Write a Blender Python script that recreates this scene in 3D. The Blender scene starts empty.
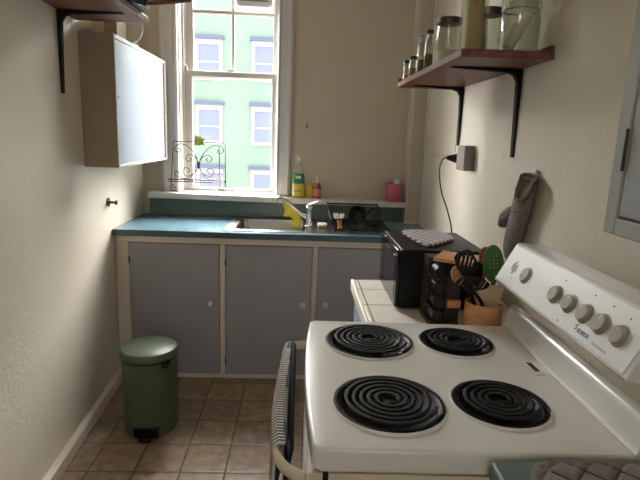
import bpy, bmesh, math, random
from mathutils import Vector, Matrix
random.seed(7)
C = bpy.context.scene.collection
SC = bpy.context.scene
PI = math.pi

# ---------------------------------------------------------------- materials
def lin(c):
    c = c / 255.0
    return c / 12.92 if c <= 0.04045 else ((c + 0.055) / 1.055) ** 2.4
def rgb(r, g, b): return (lin(r), lin(g), lin(b), 1.0)

def mat(name, col, rough=0.5, metal=0.0, var=0.0, vscale=6.0, bump=0.0, bscale=60.0, coat=0.0, stretch=None, spec=0.5, sheen=0.0):
    m = bpy.data.materials.new(name); m.use_nodes = True
    nt = m.node_tree; b = nt.nodes['Principled BSDF']
    b.inputs['Base Color'].default_value = rgb(*col)
    b.inputs['Roughness'].default_value = rough
    b.inputs['Metallic'].default_value = metal
    b.inputs['Specular IOR Level'].default_value = spec
    if coat:
        b.inputs['Coat Weight'].default_value = coat; b.inputs['Coat Roughness'].default_value = 0.08
    if sheen: b.inputs['Sheen Weight'].default_value = sheen
    tc = nt.nodes.new('ShaderNodeTexCoord'); mp = nt.nodes.new('ShaderNodeMapping')
    nt.links.new(tc.outputs['Object'], mp.inputs['Vector'])
    if stretch: mp.inputs['Scale'].default_value = stretch
    if var:
        n = nt.nodes.new('ShaderNodeTexNoise'); n.inputs['Scale'].default_value = vscale; n.inputs['Detail'].default_value = 6
        nt.links.new(mp.outputs[0], n.inputs['Vector'])
        r = nt.nodes.new('ShaderNodeMapRange'); r.inputs[1].default_value = 0.3; r.inputs[2].default_value = 0.7
        r.inputs[3].default_value = 1 - var; r.inputs[4].default_value = 1 + var
        nt.links.new(n.outputs['Fac'], r.inputs[0])
        mx = nt.nodes.new('ShaderNodeMix'); mx.data_type = 'RGBA'; mx.blend_type = 'MULTIPLY'
        mx.inputs[0].default_value = 1.0; mx.inputs[6].default_value = rgb(*col)
        nt.links.new(r.outputs[0], mx.inputs[7]); nt.links.new(mx.outputs[2], b.inputs['Base Color'])
    if bump:
        n2 = nt.nodes.new('ShaderNodeTexNoise'); n2.inputs['Scale'].default_value = bscale; n2.inputs['Detail'].default_value = 3
        nt.links.new(mp.outputs[0], n2.inputs['Vector'])
        bp = nt.nodes.new('ShaderNodeBump'); bp.inputs['Strength'].default_value = bump; bp.inputs['Distance'].default_value = 0.004
        nt.links.new(n2.outputs['Fac'], bp.inputs['Height']); nt.links.new(bp.outputs[0], b.inputs['Normal'])
    return m

def glass(name, tint=(255, 255, 255), alpha=0.12, rough=0.02):
    """thin pane: mostly see-through with a glossy coat"""
    m = bpy.data.materials.new(name); m.use_nodes = True; nt = m.node_tree; nt.nodes.clear()
    o = nt.nodes.new('ShaderNodeOutputMaterial'); t = nt.nodes.new('ShaderNodeBsdfTransparent'); g = nt.nodes.new('ShaderNodeBsdfGlossy')
    t.inputs['Color'].default_value = rgb(*tint); g.inputs['Roughness'].default_value = rough
    lw = nt.nodes.new('ShaderNodeLayerWeight'); lw.inputs['Blend'].default_value = .5
    fr = nt.nodes.new('ShaderNodeMath'); fr.operation = 'POWER'; fr.inputs[1].default_value = 4.0
    fm = nt.nodes.new('ShaderNodeMath'); fm.operation = 'MULTIPLY'; fm.inputs[1].default_value = .55
    nt.links.new(lw.outputs['Facing'], fr.inputs[0]); nt.links.new(fr.outputs[0], fm.inputs[0])
    ad = nt.nodes.new('ShaderNodeMath'); ad.operation = 'ADD'; ad.inputs[1].default_value = alpha
    mx = nt.nodes.new('ShaderNodeMixShader')
    nt.links.new(fm.outputs[0], ad.inputs[0]); nt.links.new(ad.outputs[0], mx.inputs[0])
    nt.links.new(t.outputs[0], mx.inputs[1]); nt.links.new(g.outputs[0], mx.inputs[2]); nt.links.new(mx.outputs[0], o.inputs[0])
    return m

def grid_mat(name, px, py, ox, oy, cols, mortar, msize=0.004, rough=0.45, bumpd=0.0015, mottled=0.35, vscale=9.0):
    """square tiles laid on x/y with joints at ox + k*px, oy + k*py (object coordinates = world metres)"""
    m = bpy.data.materials.new(name); m.use_nodes = True; nt = m.node_tree; b = nt.nodes['Principled BSDF']
    b.inputs['Roughness'].default_value = rough
    tc = nt.nodes.new('ShaderNodeTexCoord'); sep = nt.nodes.new('ShaderNodeSeparateXYZ'); nt.links.new(tc.outputs['Object'], sep.inputs[0])
    def M(op, a, bb=None):
        n = nt.nodes.new('ShaderNodeMath'); n.operation = op
        for i, v in enumerate((a, bb)):
            if v is None: continue
            if isinstance(v, (int, float)): n.inputs[i].default_value = v
            else: nt.links.new(v, n.inputs[i])
        return n.outputs[0]
    u = M('DIVIDE', M('SUBTRACT', sep.outputs[0], ox), px); v = M('DIVIDE', M('SUBTRACT', sep.outputs[1], oy), py)
    fu = M('FLOOR', u); fv = M('FLOOR', v)
    du = M('MULTIPLY', M('SUBTRACT', 0.5, M('ABSOLUTE', M('SUBTRACT', M('SUBTRACT', u, fu), 0.5))), px)
    dv = M('MULTIPLY', M('SUBTRACT', 0.5, M('ABSOLUTE', M('SUBTRACT', M('SUBTRACT', v, fv), 0.5))), py)
    d = M('MINIMUM', du, dv)
    joint = M('LESS_THAN', d, msize)
    comb = nt.nodes.new('ShaderNodeCombineXYZ'); nt.links.new(fu, comb.inputs[0]); nt.links.new(fv, comb.inputs[1])
    wn = nt.nodes.new('ShaderNodeTexWhiteNoise'); wn.noise_dimensions = '2D'; nt.links.new(comb.outputs[0], wn.inputs['Vector'])
    ns = nt.nodes.new('ShaderNodeTexNoise'); ns.inputs['Scale'].default_value = vscale; ns.inputs['Detail'].default_value = 8; ns.inputs['Roughness'].default_value = 0.65
    nt.links.new(tc.outputs['Object'], ns.inputs['Vector'])
    f = M('ADD', M('MULTIPLY', wn.outputs['Value'], 1 - mottled), M('MULTIPLY', ns.outputs['Fac'], mottled))
    cr = nt.nodes.new('ShaderNodeValToRGB'); e = cr.color_ramp.elements
    while len(e) < len(cols): e.new(0.5)
    for i, c in enumerate(cols):
        e[i].position = 0.12 + 0.76 * i / (len(cols) - 1); e[i].color = rgb(*c)
    nt.links.new(f, cr.inputs[0])
    ns2 = nt.nodes.new('ShaderNodeTexNoise'); ns2.inputs['Scale'].default_value = 22; ns2.inputs['Detail'].default_value = 6
    nt.links.new(tc.outputs['Object'], ns2.inputs['Vector'])
    mr = nt.nodes.new('ShaderNodeMapRange'); mr.inputs[1].default_value = .3; mr.inputs[2].default_value = .7
    mr.inputs[3].default_value = 1 - mottled * .5; mr.inputs[4].default_value = 1 + mottled * .5; nt.links.new(ns2.outputs['Fac'], mr.inputs[0])
    mm = nt.nodes.new('ShaderNodeMix'); mm.data_type = 'RGBA'; mm.blend_type = 'MULTIPLY'; mm.inputs[0].default_value = 1
    nt.links.new(cr.outputs[0], mm.inputs[6]); nt.links.new(mr.outputs[0], mm.inputs[7])
    mx = nt.nodes.new('ShaderNodeMix'); mx.data_type = 'RGBA'; nt.links.new(joint, mx.inputs[0]); nt.links.new(mm.outputs[2], mx.inputs[6])
    mx.inputs[7].default_value = rgb(*mortar); nt.links.new(mx.outputs[2], b.inputs['Base Color'])
    bp = nt.nodes.new('ShaderNodeBump'); bp.inputs['Strength'].default_value = 0.6; bp.inputs['Distance'].default_value = bumpd
    nt.links.new(M('MINIMUM', d, msize * 2), bp.inputs['Height']); bp.inputs['Distance'].default_value = 0.3
    nt.links.new(bp.outputs[0], b.inputs['Normal'])
    return m

def stripes_mat(name, cols, scale, axis='Y', rough=0.9, distort=0.6, bump=0.5):
    m = bpy.data.materials.new(name); m.use_nodes = True; nt = m.node_tree; b = nt.nodes['Principled BSDF']
    b.inputs['Roughness'].default_value = rough
    tc = nt.nodes.new('ShaderNodeTexCoord'); w = nt.nodes.new('ShaderNodeTexWave')
    w.bands_direction = axis; w.inputs['Scale'].default_value = scale; w.inputs['Distortion'].default_value = distort
    w.inputs['Detail'].default_value = 2; w.inputs['Detail Scale'].default_value = 1.5
    nt.links.new(tc.outputs['Object'], w.inputs['Vector'])
    cr = nt.nodes.new('ShaderNodeValToRGB'); e = cr.color_ramp.elements
    e[0].position = 0.42; e[0].color = rgb(*cols[0]); e[1].position = 0.58; e[1].color = rgb(*cols[1])
    nt.links.new(w.outputs['Fac'], cr.inputs[0]); nt.links.new(cr.outputs[0], b.inputs['Base Color'])
    bp = nt.nodes.new('ShaderNodeBump'); bp.inputs['Strength'].default_value = bump; bp.inputs['Distance'].default_value = 0.004
    nt.links.new(w.outputs['Fac'], bp.inputs['Height']); nt.links.new(bp.outputs[0], b.inputs['Normal'])
    return m

def wood(name, c1, c2, scale=8.0, stretch=(1, .12, 1), rough=0.45):
    m = bpy.data.materials.new(name); m.use_nodes = True; nt = m.node_tree; b = nt.nodes['Principled BSDF']
    b.inputs['Roughness'].default_value = rough
    tc = nt.nodes.new('ShaderNodeTexCoord'); mp = nt.nodes.new('ShaderNodeMapping'); mp.inputs['Scale'].default_value = stretch
    nt.links.new(tc.outputs['Object'], mp.inputs[0])
    n = nt.nodes.new('ShaderNodeTexNoise'); n.inputs['Scale'].default_value = scale * 3; n.inputs['Detail'].default_value = 8; n.inputs['Distortion'].default_value = 1.2
    nt.links.new(mp.outputs[0], n.inputs['Vector'])
    cr = nt.nodes.new('ShaderNodeValToRGB'); e = cr.color_ramp.elements
    e[0].position = .32; e[0].color = rgb(*c1); e[1].position = .68; e[1].color = rgb(*c2)
    nt.links.new(n.outputs['Fac'], cr.inputs[0]); nt.links.new(cr.outputs[0], b.inputs['Base Color'])
    bp = nt.nodes.new('ShaderNodeBump'); bp.inputs['Strength'].default_value = .25; bp.inputs['Distance'].default_value = .003
    nt.links.new(n.outputs['Fac'], bp.inputs['Height']); nt.links.new(bp.outputs[0], b.inputs['Normal'])
    return m

M_ = {}
M_['wall'] = mat('painted_wall_cream', (212, 204, 188), .42, var=.05, vscale=2.2, bump=.45, bscale=55)
M_['wallback'] = mat('painted_wall_taupe', (190, 178, 158), .6, var=.03, vscale=3, bump=.3, bscale=90)
M_['ceil'] = mat('ceiling_paint', (225, 220, 210), .8)
M_['cream'] = mat('cream_gloss_trim', (208, 196, 178), .35, var=.03)
M_['white_trim'] = mat('white_gloss_trim', (202, 198, 192), .35, var=.03, vscale=10)
M_['sash'] = mat('white_sash_paint', (182, 177, 170), .4)
M_['greydoor'] = mat('grey_blue_cupboard_paint', (150, 147, 151), .5, var=.04, vscale=5, bump=.1, bscale=80)
M_['bluedoor'] = mat('pale_blue_grey_paint', (148, 160, 180), .4, var=.03, vscale=3)
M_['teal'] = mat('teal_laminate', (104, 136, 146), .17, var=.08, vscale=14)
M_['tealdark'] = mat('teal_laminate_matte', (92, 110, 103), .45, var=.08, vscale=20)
M_['floor'] = grid_mat('floor_vinyl_tiles', .197, .2045, -.487, 2.175, [(104, 92, 76), (142, 112, 82), (126, 110, 90), (154, 128, 98), (116, 104, 90), (134, 104, 74)], (84, 66, 50), .0038, rough=.38, mottled=.62)
M_['whitetile'] = grid_mat('white_ceramic_tiles', .193, .193, .262, 1.777, [(228, 222, 208), (236, 229, 216)], (120, 108, 95), .0022, rough=.2, mottled=.1)
M_['enamel'] = mat('white_enamel', (214, 213, 206), .22, coat=.4, var=.015, vscale=4)
M_['edge'] = mat('matt_white_edge_tile', (226, 219, 205), .5)
M_['enamel2'] = mat('cream_enamel_matte', (206, 194, 174), .35)
M_['panelwhite'] = mat('console_satin_face', (226, 228, 226), .3, var=.02, vscale=9)
M_['knob'] = mat('taupe_plastic_knob', (150, 142, 126), .45)
M_['black'] = mat('black_plastic', (12, 12, 13), .4, spec=.3)
M_['blackgloss'] = mat('black_gloss_plastic', (9, 9, 10), .1, spec=.4)
M_['blackmetal'] = mat('black_iron', (16, 13, 13), .6, spec=.25)
M_['coil'] = mat('heating_coil_metal', (26, 24, 23), .6, spec=.25)
M_['pan'] = mat('drip_pan_black', (8, 7, 7), .5, spec=.2)
M_['chrome'] = mat('chrome', (215, 215, 215), .12, metal=1)
M_['steel'] = mat('brushed_steel', (158, 157, 156), .26, metal=.9, bump=.1, bscale=200, stretch=(1, .05, 1))
M_['grey'] = mat('grey_plastic', (138, 132, 122), .5)
M_['darkmark'] = mat('dark_print', (50, 50, 50), .6)
M_['blueprint'] = mat('blue_grey_print', (130, 136, 156), .6)
M_['greyprint'] = mat('pale_grey_print', (165, 163, 158), .6)
M_['wood_dark'] = wood('reddish_brown_wood', (84, 46, 36), (128, 76, 58))
M_['wood_shelf_left'] = wood('grey_brown_wood', (112, 78, 66), (150, 108, 92))
M_['bamboo'] = wood('bamboo_wood', (178, 124, 74), (206, 152, 98), stretch=(.3, .3, 3))
M_['lightwood'] = wood('pale_wood', (196, 168, 128), (216, 190, 152), stretch=(1, 1, .15))
M_['redwood'] = wood('red_brown_spoon_wood', (120, 62, 36), (146, 82, 50))
M_['greenplastic'] = mat('green_plastic', (52, 90, 34), .4)
M_['bin'] = mat('dark_green_metal', (70, 84, 58), .42, coat=.0)
M_['glass'] = glass('window_glass', alpha=.02)
M_['jar'] = glass('jar_glass', (244, 246, 240), .07, .06)
M_['lid'] = mat('dark_tin_lid', (70, 68, 64), .35, metal=.7)
M_['lid2'] = mat('silver_tin_lid', (150, 150, 144), .3, metal=.8)
M_['spice'] = mat('ground_spice', (122, 78, 44), .9, var=.4, vscale=60)
M_['herb'] = mat('dried_herb', (110, 104, 60), .9, var=.4, vscale=80)
M_['pasta'] = wood('dry_spaghetti', (166, 134, 90), (196, 168, 122), scale=40, stretch=(3, 3, .05))
M_['flour'] = mat('white_flour', (216, 210, 198), .9)
M_['yellow'] = mat('yellow_liquid', (232, 200, 20), .25)
M_['yellowcloth'] = mat('yellow_cloth', (206, 190, 52), .85, bump=.8, bscale=300)
M_['greenlabel'] = mat('green_label', (34, 120, 74), .5)
M_['whitelabel'] = mat('white_label', (228, 228, 222), .5)
M_['pinklabel'] = mat('pink_label', (206, 120, 110), .5)
M_['amber'] = mat('brown_pink_liquid', (150, 92, 66), .25)
M_['clearplastic'] = glass('clear_plastic', (248, 250, 248), .14, .3)
M_['pink'] = mat('pink_ceramic', (200, 104, 122), .45)
M_['mitt'] = stripes_mat('quilted_grey_fabric', ((118, 108, 104), (148, 138, 134)), 40, 'Z', distort=1.6, bump=.8)
M_['lining'] = mat('brown_lining', (112, 92, 66), .95)
M_['towel'] = stripes_mat('striped_terry', ((64, 68, 70), (190, 186, 176)), 30, 'Y', distort=.8)
M_['towel2'] = stripes_mat('navy_striped_towel_back', ((22, 28, 38), (84, 96, 108)), 30, 'X', distort=.3, bump=.2)
M_['padgrey'] = stripes_mat('striped_pot_holder', ((110, 102, 108), (196, 188, 192)), 15, 'DIAGONAL', distort=.4)
M_['quilt'] = mat('quilted_brown_grey', (124, 112, 108), .85, var=.12, vscale=50)
M_['quiltseam'] = mat('dark_quilt_seam', (62, 52, 52), .9)
M_['iron'] = mat('dark_wire', (62, 54, 62), .4, metal=.5)
M_['leafyellow'] = mat('yellow_green_ornament', (168, 170, 60), .5, var=.3, vscale=60)
M_['mint'] = mat('mint_render', (150, 176, 160), .9, var=.06, vscale=.6)
M_['pinkwhite'] = mat('pale_window_surround', (198, 190, 195), .8)
M_['bluehead'] = mat('blue_grey_ledge', (112, 122, 150), .8)
M_['extglass'] = mat('exterior_dark_glass', (140, 150, 172), .4)
M_['asphalt'] = mat('street_asphalt', (120, 118, 116), .9)
M_['porcelain'] = mat('white_porcelain', (198, 192, 184), .25)
M_['orange'] = mat('orange_wood', (236, 168, 92), .5)
M_['soapdish'] = mat('beige_plastic', (196, 184, 160), .5)
M_['bluepan'] = mat('dark_blue_enamel', (36, 42, 54), .2)
M_['panrim'] = mat('pan_rim_metal', (190, 196, 206), .2, metal=.8)
M_['carton'] = mat('beige_carton', (196, 178, 152), .8)
M_['carton2'] = mat('taupe_carton', (152, 136, 116), .8)
M_['cab_side'] = mat('taupe_cupboard_side', (152, 138, 116), .5, var=.03)
M_['greycab'] = mat('grey_cabinet_paint', (168, 170, 168), .5, var=.04)
M_['ivorywall'] = mat('tray_cream', (220, 210, 190), .4)

# ---------------------------------------------------------------- mesh helpers
def NB(): return bmesh.new()
def box(bm, x0, y0, z0, x1, y1, z1):
    vs = [bm.verts.new((x, y, z)) for x in (x0, x1) for y in (y0, y1) for z in (z0, z1)]
    for f in ((0, 1, 3, 2), (4, 6, 7, 5), (0, 4, 5, 1), (2, 3, 7, 6), (0, 2, 6, 4), (1, 5, 7, 3)):
        bm.faces.new([vs[i] for i in f])
    return bm
def prism(bm, poly, a0, a1, axis='z'):
    """extrude a 2D polygon along an axis. z: (x,y); y: (x,z); x: (y,z)"""
    def P(p, a):
        return (p[0], p[1], a) if axis == 'z' else ((p[0], a, p[1]) if axis == 'y' else (a, p[0], p[1]))
    A = [bm.verts.new(P(p, a0)) for p in poly]; B = [bm.verts.new(P(p, a1)) for p in poly]
    n = len(poly)
    bm.faces.new(A); bm.faces.new(B[::-1])
    for i in range(n): bm.faces.new([A[i], A[(i + 1) % n], B[(i + 1) % n], B[i]])
    bm.normal_update(); bmesh.ops.recalc_face_normals(bm, faces=bm.faces)
    return bm
def rotm(d):
    return Vector((0, 0, 1)).rotation_difference(Vector(d).normalized()).to_matrix().to_4x4()
def lathe(bm, prof, c=(0, 0, 0), d=(0, 0, 1), n=32, sx=1, sy=1):
    """prof: list of (r, h); ends with r=0 are closed by a pole"""
    M = Matrix.Translation(c) @ rotm(d)
    rings = []
    for r, h in prof:
        if r <= 1e-6: rings.append([bm.verts.new(M @ Vector((0, 0, h)))])
        else: rings.append([bm.verts.new(M @ Vector((r * sx * math.cos(2 * PI * k / n), r * sy * math.sin(2 * PI * k / n), h))) for k in range(n)])
    for a, b in zip(rings, rings[1:]):
        for k in range(n):
            k2 = (k + 1) % n
            if len(a) == 1 and len(b) == 1: continue
            if len(a) == 1: bm.faces.new([a[0], b[k], b[k2]])
            elif len(b) == 1: bm.faces.new([a[k], b[0], a[k2]])
            else: bm.faces.new([a[k], b[k], b[k2], a[k2]])
    bmesh.ops.recalc_face_normals(bm, faces=bm.faces)
    return bm
def cyl(bm, c, r, h, d=(0, 0, 1), n=28, bev=0.0):
    b = min(bev, r * .5, h * .5)
    if b > 0: pr = [(0, 0), (r - b, 0), (r - b * .3, b * .3), (r, b), (r, h - b), (r - b * .3, h - b * .3), (r - b, h), (0, h)]
    else: pr = [(0, 0), (r, 0), (r, h), (0, h)]
    return lathe(bm, pr, c, d, n)
def smooth_path(pts, sub=6, closed=False):
    P = [Vector(p) for p in pts]; out = []; n = len(P)
    for i in range(n if closed else n - 1):
        p0 = P[(i - 1) % n] if (closed or i > 0) else P[i]; p1 = P[i]; p2 = P[(i + 1) % n]
        p3 = P[(i + 2) % n] if (closed or i + 2 < n) else p2
        for k in range(sub):
            t = k / sub
            out.append(.5 * ((2 * p1) + (-p0 + p2) * t + (2 * p0 - 5 * p1 + 4 * p2 - p3) * t * t + (-p0 + 3 * p1 - 3 * p2 + p3) * t ** 3))
    if not closed: out.append(P[-1])
    return out
def tube(bm, pts, r, n=8, closed=False, flat=1.0, radii=None):
    P = [Vector(p) for p in pts]; m = len(P); rings = []; up = None
    for i in range(m):
        if closed: t = P[(i + 1) % m] - P[(i - 1) % m]
        else: t = P[min(i + 1, m - 1)] - P[max(i - 1, 0)]
        t.normalize()
        if up is None:
            up = Vector((0, 0, 1)) if abs(t.z) < .9 else Vector((1, 0, 0))
        s = t.cross(up)
        if s.length < 1e-4: s = t.cross(Vector((0, 1, 0)))
        s.normalize(); u = s.cross(t).normalized(); up = u
        rr = radii[i] if radii else r
        rings.append([bm.verts.new(P[i] + s * rr * math.cos(2 * PI * k / n) + u * rr * flat * math.sin(2 * PI * k / n)) for k in range(n)])
    for i in range(m if closed else m - 1):
        a = rings[i]; b = rings[(i + 1) % m]
        for k in range(n): bm.faces.new([a[k], a[(k + 1) % n], b[(k + 1) % n], b[k]])
    if not closed:
        bm.faces.new(rings[0][::-1]); bm.faces.new(rings[-1])
    bmesh.ops.recalc_face_normals(bm, faces=bm.faces)
    return bm
def grid_surface(bm, fn, nu, nv, thick=None):
    """solid sheet: fn(u, v) -> point for the top; thickness pushed along -normal by solidify later"""
    V = [[bm.verts.new(fn(i / nu, j / nv)) for j in range(nv + 1)] for i in range(nu + 1)]
    for i in range(nu):
        for j in range(nv): bm.faces.new([V[i][j], V[i + 1][j], V[i + 1][j + 1], V[i][j + 1]])
    return bm
def rrect(x0, y0, x1, y1, r, n=6):
    out = []
    for cx, cy, a in ((x1 - r, y1 - r, 0), (x0 + r, y1 - r, 90), (x0 + r, y0 + r, 180), (x1 - r, y0 + r, 270)):
        for k in range(n + 1):
            t = math.radians(a + 90 * k / n); out.append((cx + r * math.cos(t), cy + r * math.sin(t)))
    return out

def obj(name, bm, m, parent=None, bevel=0.0, seg=2, smooth=True, solid=0.0, subsurf=0, angle=35, local=False, label=None, soffset=0):
    me = bpy.data.meshes.new(name); bm.to_mesh(me); bm.free()
    o = bpy.data.objects.new(name, me); C.objects.link(o)
    me.materials.append(M_[m] if isinstance(m, str) else m)
    if smooth:
        for p in me.polygons: p.use_smooth = True
        me.set_sharp_from_angle(angle=math.radians(angle))
    if parent is not None:
        o.parent = parent
        if not local: o.matrix_parent_inverse = world_of(parent).inverted()
    if solid:
        s = o.modifiers.new('solid', 'SOLIDIFY'); s.thickness = solid; s.offset = soffset
    if bevel:
        b = o.modifiers.new('bevel', 'BEVEL'); b.width = bevel; b.segments = seg; b.limit_method = 'ANGLE'; b.angle_limit = math.radians(40)
        b.harden_normals = False
    if subsurf:
        s = o.modifiers.new('sub', 'SUBSURF'); s.levels = subsurf; s.render_levels = subsurf
    if label: o['label'] = label
    return o
def world_of(o):
    M = o.matrix_basis.copy()
    if o.parent: M = world_of(o.parent) @ o.matrix_parent_inverse @ M
    return M
def tag(o, label, cat, group=None, kind=None):
    o['label'] = label; o['category'] = cat
    if group: o['group'] = group
    if kind: o['kind'] = kind
    return o
def thing(name, label, cat, loc=(0, 0, 0), rz=0, group=None):
    o = bpy.data.objects.new(name, None); C.objects.link(o); o.empty_display_size = .05
    o.location = loc; o.rotation_euler = (0, 0, rz)
    return tag(o, label, cat, group)
def struct(name, bm, m, parent=None, **k):
    o = obj(name, bm, m, parent, **k)
    if parent is None: o['kind'] = 'structure'
    return o
def dup(o, parent=None):
    c = o.copy(); C.objects.link(c)
    if parent: c.parent = parent
    for ch in list(o.children): dup(ch, c)
    return c
def carve(o, cutters):
    """cut holes with boolean, applied at once; the cutter meshes are thrown away"""
    tmp = []
    for bm in cutters:
        me = bpy.data.meshes.new('t'); bm.to_mesh(me); bm.free(); t = bpy.data.objects.new('t', me); C.objects.link(t)
        md = o.modifiers.new('b', 'BOOLEAN'); md.object = t; md.operation = 'DIFFERENCE'; md.solver = 'EXACT'; tmp.append((t, md))
    bpy.context.view_layer.update()
    t0 = o.parent; 
    dg = bpy.context.evaluated_depsgraph_get(); me = bpy.data.meshes.new_from_object(o.evaluated_get(dg))
    old = o.data; o.modifiers.clear(); o.data = me; bpy.data.meshes.remove(old)
    for t, md in tmp:
        me2 = t.data; bpy.data.objects.remove(t); bpy.data.meshes.remove(me2)
    for p in me.polygons: p.use_smooth = True
    me.set_sharp_from_angle(angle=math.radians(35))
    return o

# ---------------------------------------------------------------- the room
YB = 3.42; XR = .80; ZC = 2.75; YF = -1.6
def WL(y): return -1.045 + max(0, 2.85 - y) * .043
bm = NB(); prism(bm, [(-1.4, YF), (1.1, YF), (1.1, YB + .25), (-1.4, YB + .25)], -.1, 0); struct('floor', bm, 'floor', smooth=False)
bm = NB(); box(bm, -1.4, YF, ZC, 1.1, YB + .25, ZC + .1); struct('ceiling', bm, 'ceil', smooth=False)
bm = NB(); prism(bm, [(WL(YF), YF), (WL(2.85), 2.85), (-1.045, YB + .25), (-1.4, YB + .25), (-1.4, YF)], 0, ZC); struct('wall_left', bm, 'wall', smooth=False)
bm = NB(); box(bm, XR, YF, 0, XR + .3, YB + .25, ZC); struct('wall_right', bm, 'wall', smooth=False)
# back wall with window opening
WX0, WX1, WZ0, WZ1 = -.805, -.16, 1.03, 2.58
bm = NB()
box(bm, -1.045, YB, 0, WX0, YB + .25, ZC); box(bm, WX1, YB, 0, XR, YB + .25, ZC)
box(bm, WX0, YB, 0, WX1, YB + .25, WZ0); box(bm, WX0, YB, WZ1, WX1, YB + .25, ZC)
struct('wall_back', bm, 'wallback', smooth=False)
# rear wall behind the viewer, with an added window to let in fill light
bm = NB()
xl = WL(YF)
box(bm, xl, YF - .2, 0, -.62, YF, ZC); box(bm, .58, YF - .2, 0, 1.1, YF, ZC); box(bm, -.62, YF - .2, 0, .58, YF, .85); box(bm, -.62, YF - .2, 2.3, .58, YF, ZC)
struct('wall_rear', bm, 'wall', smooth=False)
w2 = bpy.data.objects.new('fill_window', None); C.objects.link(w2); w2.location = (0, YF, .85); w2['kind'] = 'structure'
bm = NB()
box(bm, -.62, YF - .12, .85, -.57, YF - .06, 2.3); box(bm, .53, YF - .12, .85, .58, YF - .06, 2.3); box(bm, -.57, YF - .12, .85, .53, YF - .06, .9)
box(bm, -.57, YF - .12, 2.25, .53, YF - .06, 2.3); box(bm, -.04, YF - .12, .9, .0, YF - .06, 2.25)
obj('fill_window_frame', bm, 'sash', w2, smooth=False)
bm = NB(); box(bm, -.57, YF - .092, .9, -.04, YF - .088, 2.25); box(bm, 0, YF - .092, .9, .53, YF - .088, 2.25); obj('fill_window_pane', bm, 'glass', w2, smooth=False)

# corner pillar on the right of the back wall
bm = NB(); box(bm, .712, 3.30, 0, XR, YB, ZC); struct('wall_pillar', bm, 'wallback', smooth=False)
# pillar's side face, its window light put into cream as a thin board
bm = NB(); box(bm, .7, 3.302, .906, .7118, YB, ZC); struct('pillar_lit_side', bm, 'cream', bevel=.002)
bm = NB(); box(bm, .702, 3.286, .906, XR - .001, 3.2995, .925); struct('trim_2', bm, 'cream', bevel=.003)
# baseboard left
bm = NB(); yb0, yb1 = YF, 2.838
prism(bm, [(WL(yb0), yb0), (WL(yb0) + .035, yb0), (WL(yb1) + .035, yb1), (WL(yb1), yb1)], 0, .068)
struct('baseboard_left', bm, 'cream', bevel=.008, seg=3)
# moulded frame on the right wall (former hatch)
bm = NB()
def bead(bm, y0, z0, y1, z1): box(bm, XR - .012, y0, z0, XR + .0, y1, z1)
bead(bm, 3.255, 1.375, 3.28, 2.4); bead(bm, 2.60, 1.375, 3.255, 1.40); bead(bm, 2.60, 1.40, 2.62, 2.4); bead(bm, 2.60, 2.4, 3.28, 2.425)
struct('trim_3', bm, 'cream', bevel=.004)

# ---------------------------------------------------------------- window
w1 = bpy.data.objects.new('window_1', None); C.objects.link(w1); w1.location = (-.48, YB, 1.03); w1['kind'] = 'structure'
bm = NB()
prof = [(-.915, YB), (-.915, YB - .02), (-.900, YB - .028), (-.885, YB - .022), (-.83, YB - .022), (-.822, YB - .03), (WX0 - .0, YB - .03), (WX0 + .006, YB - .02), (WX0 + .006, YB)]
prism(bm, prof, 1.0605, 2.66)
pr2 = [(-.07, YB), (-.07, YB - .02), (-.085, YB - .028), (-.10, YB - .022), (-.145, YB - .022), (-.152, YB - .03), (WX1, YB - .03), (WX1 - .006, YB - .02), (WX1 - .006, YB)]
prism(bm, pr2, 1.0555, 2.66)
box(bm, -.915, YB - .026, 2.575, -.07, YB, 2.68)
obj('casing', bm, 'white_trim', w1, bevel=.003)
bm = NB()   # jamb linings with parting beads
for s, x in ((1, WX0), (-1, WX1)):
    a = x; b = x + s * .012
    box(bm, min(a, b), YB, 1.06, max(a, b), YB + .21, WZ1)
    for yy in (.075, .135): 
        b2 = x + s * .024; box(bm, min(a, b2), YB + yy, 1.06, max(a, b2), YB + yy + .012, WZ1)
box(bm, WX0 + .012, YB, WZ1 - .015, WX1 - .012, YB + .21, WZ1)
obj('jamb', bm, 'white_trim', w1, bevel=.002)
LX0, LX1 = WX0 + .013, WX1 - .013
# lower sash (inner)
bm = NB(); y0, y1 = YB + .09, YB + .132
sh = prism
box(bm, LX0, y0, 1.062, LX0 + .058, y1, 1.815); box(bm, LX1 - .032, y0, 1.062, LX1, y1, 1.815)
box(bm, LX0 + .058, y0, 1.062, LX1 - .032, y1, 1.082); box(bm, LX0, y0, 1.815, LX1, y1, 1.852)
ls = obj('lower_sash', bm, 'sash', w1, bevel=.004)
bm = NB(); box(bm, LX0 + .058, y0 + .018, 1.082, LX1 - .032, y0 + .022, 1.815); obj('pane', bm, 'glass', ls, smooth=False)
# upper sash (outer)
bm = NB(); y0, y1 = YB + .15, YB + .19
box(bm, LX0, y0, 1.812, LX0 + .058, y1, 2.56); box(bm, LX1 - .032, y0, 1.812, LX1, y1, 2.56); box(bm, LX0 + .058, y0, 1.812, LX1 - .032, y1, 1.85)
box(bm, LX0 + .058, y0, 2.52, LX1 - .032, y1, 2.56)
box(bm, -.482, y0 + .005, 1.85, -.462, y1 - .005, 2.52)
box(bm, LX0 + .058, y0 + .005, 2.222, -.482, y1 - .005, 2.244); box(bm, -.462, y0 + .005, 2.222, LX1 - .032, y1 - .005, 2.244)
us = obj('upper_sash', bm, 'sash', w1, bevel=.003)
for x0, x1 in ((LX0 + .058, -.482), (-.462, LX1 - .032)):
    for z0, z1 in ((1.85, 2.222), (2.244, 2.52)):
        bm = NB(); box(bm, x0, y0 + .018, z0, x1, y0 + .022, z1); obj('pane', bm, 'glass', us, smooth=False)
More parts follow.
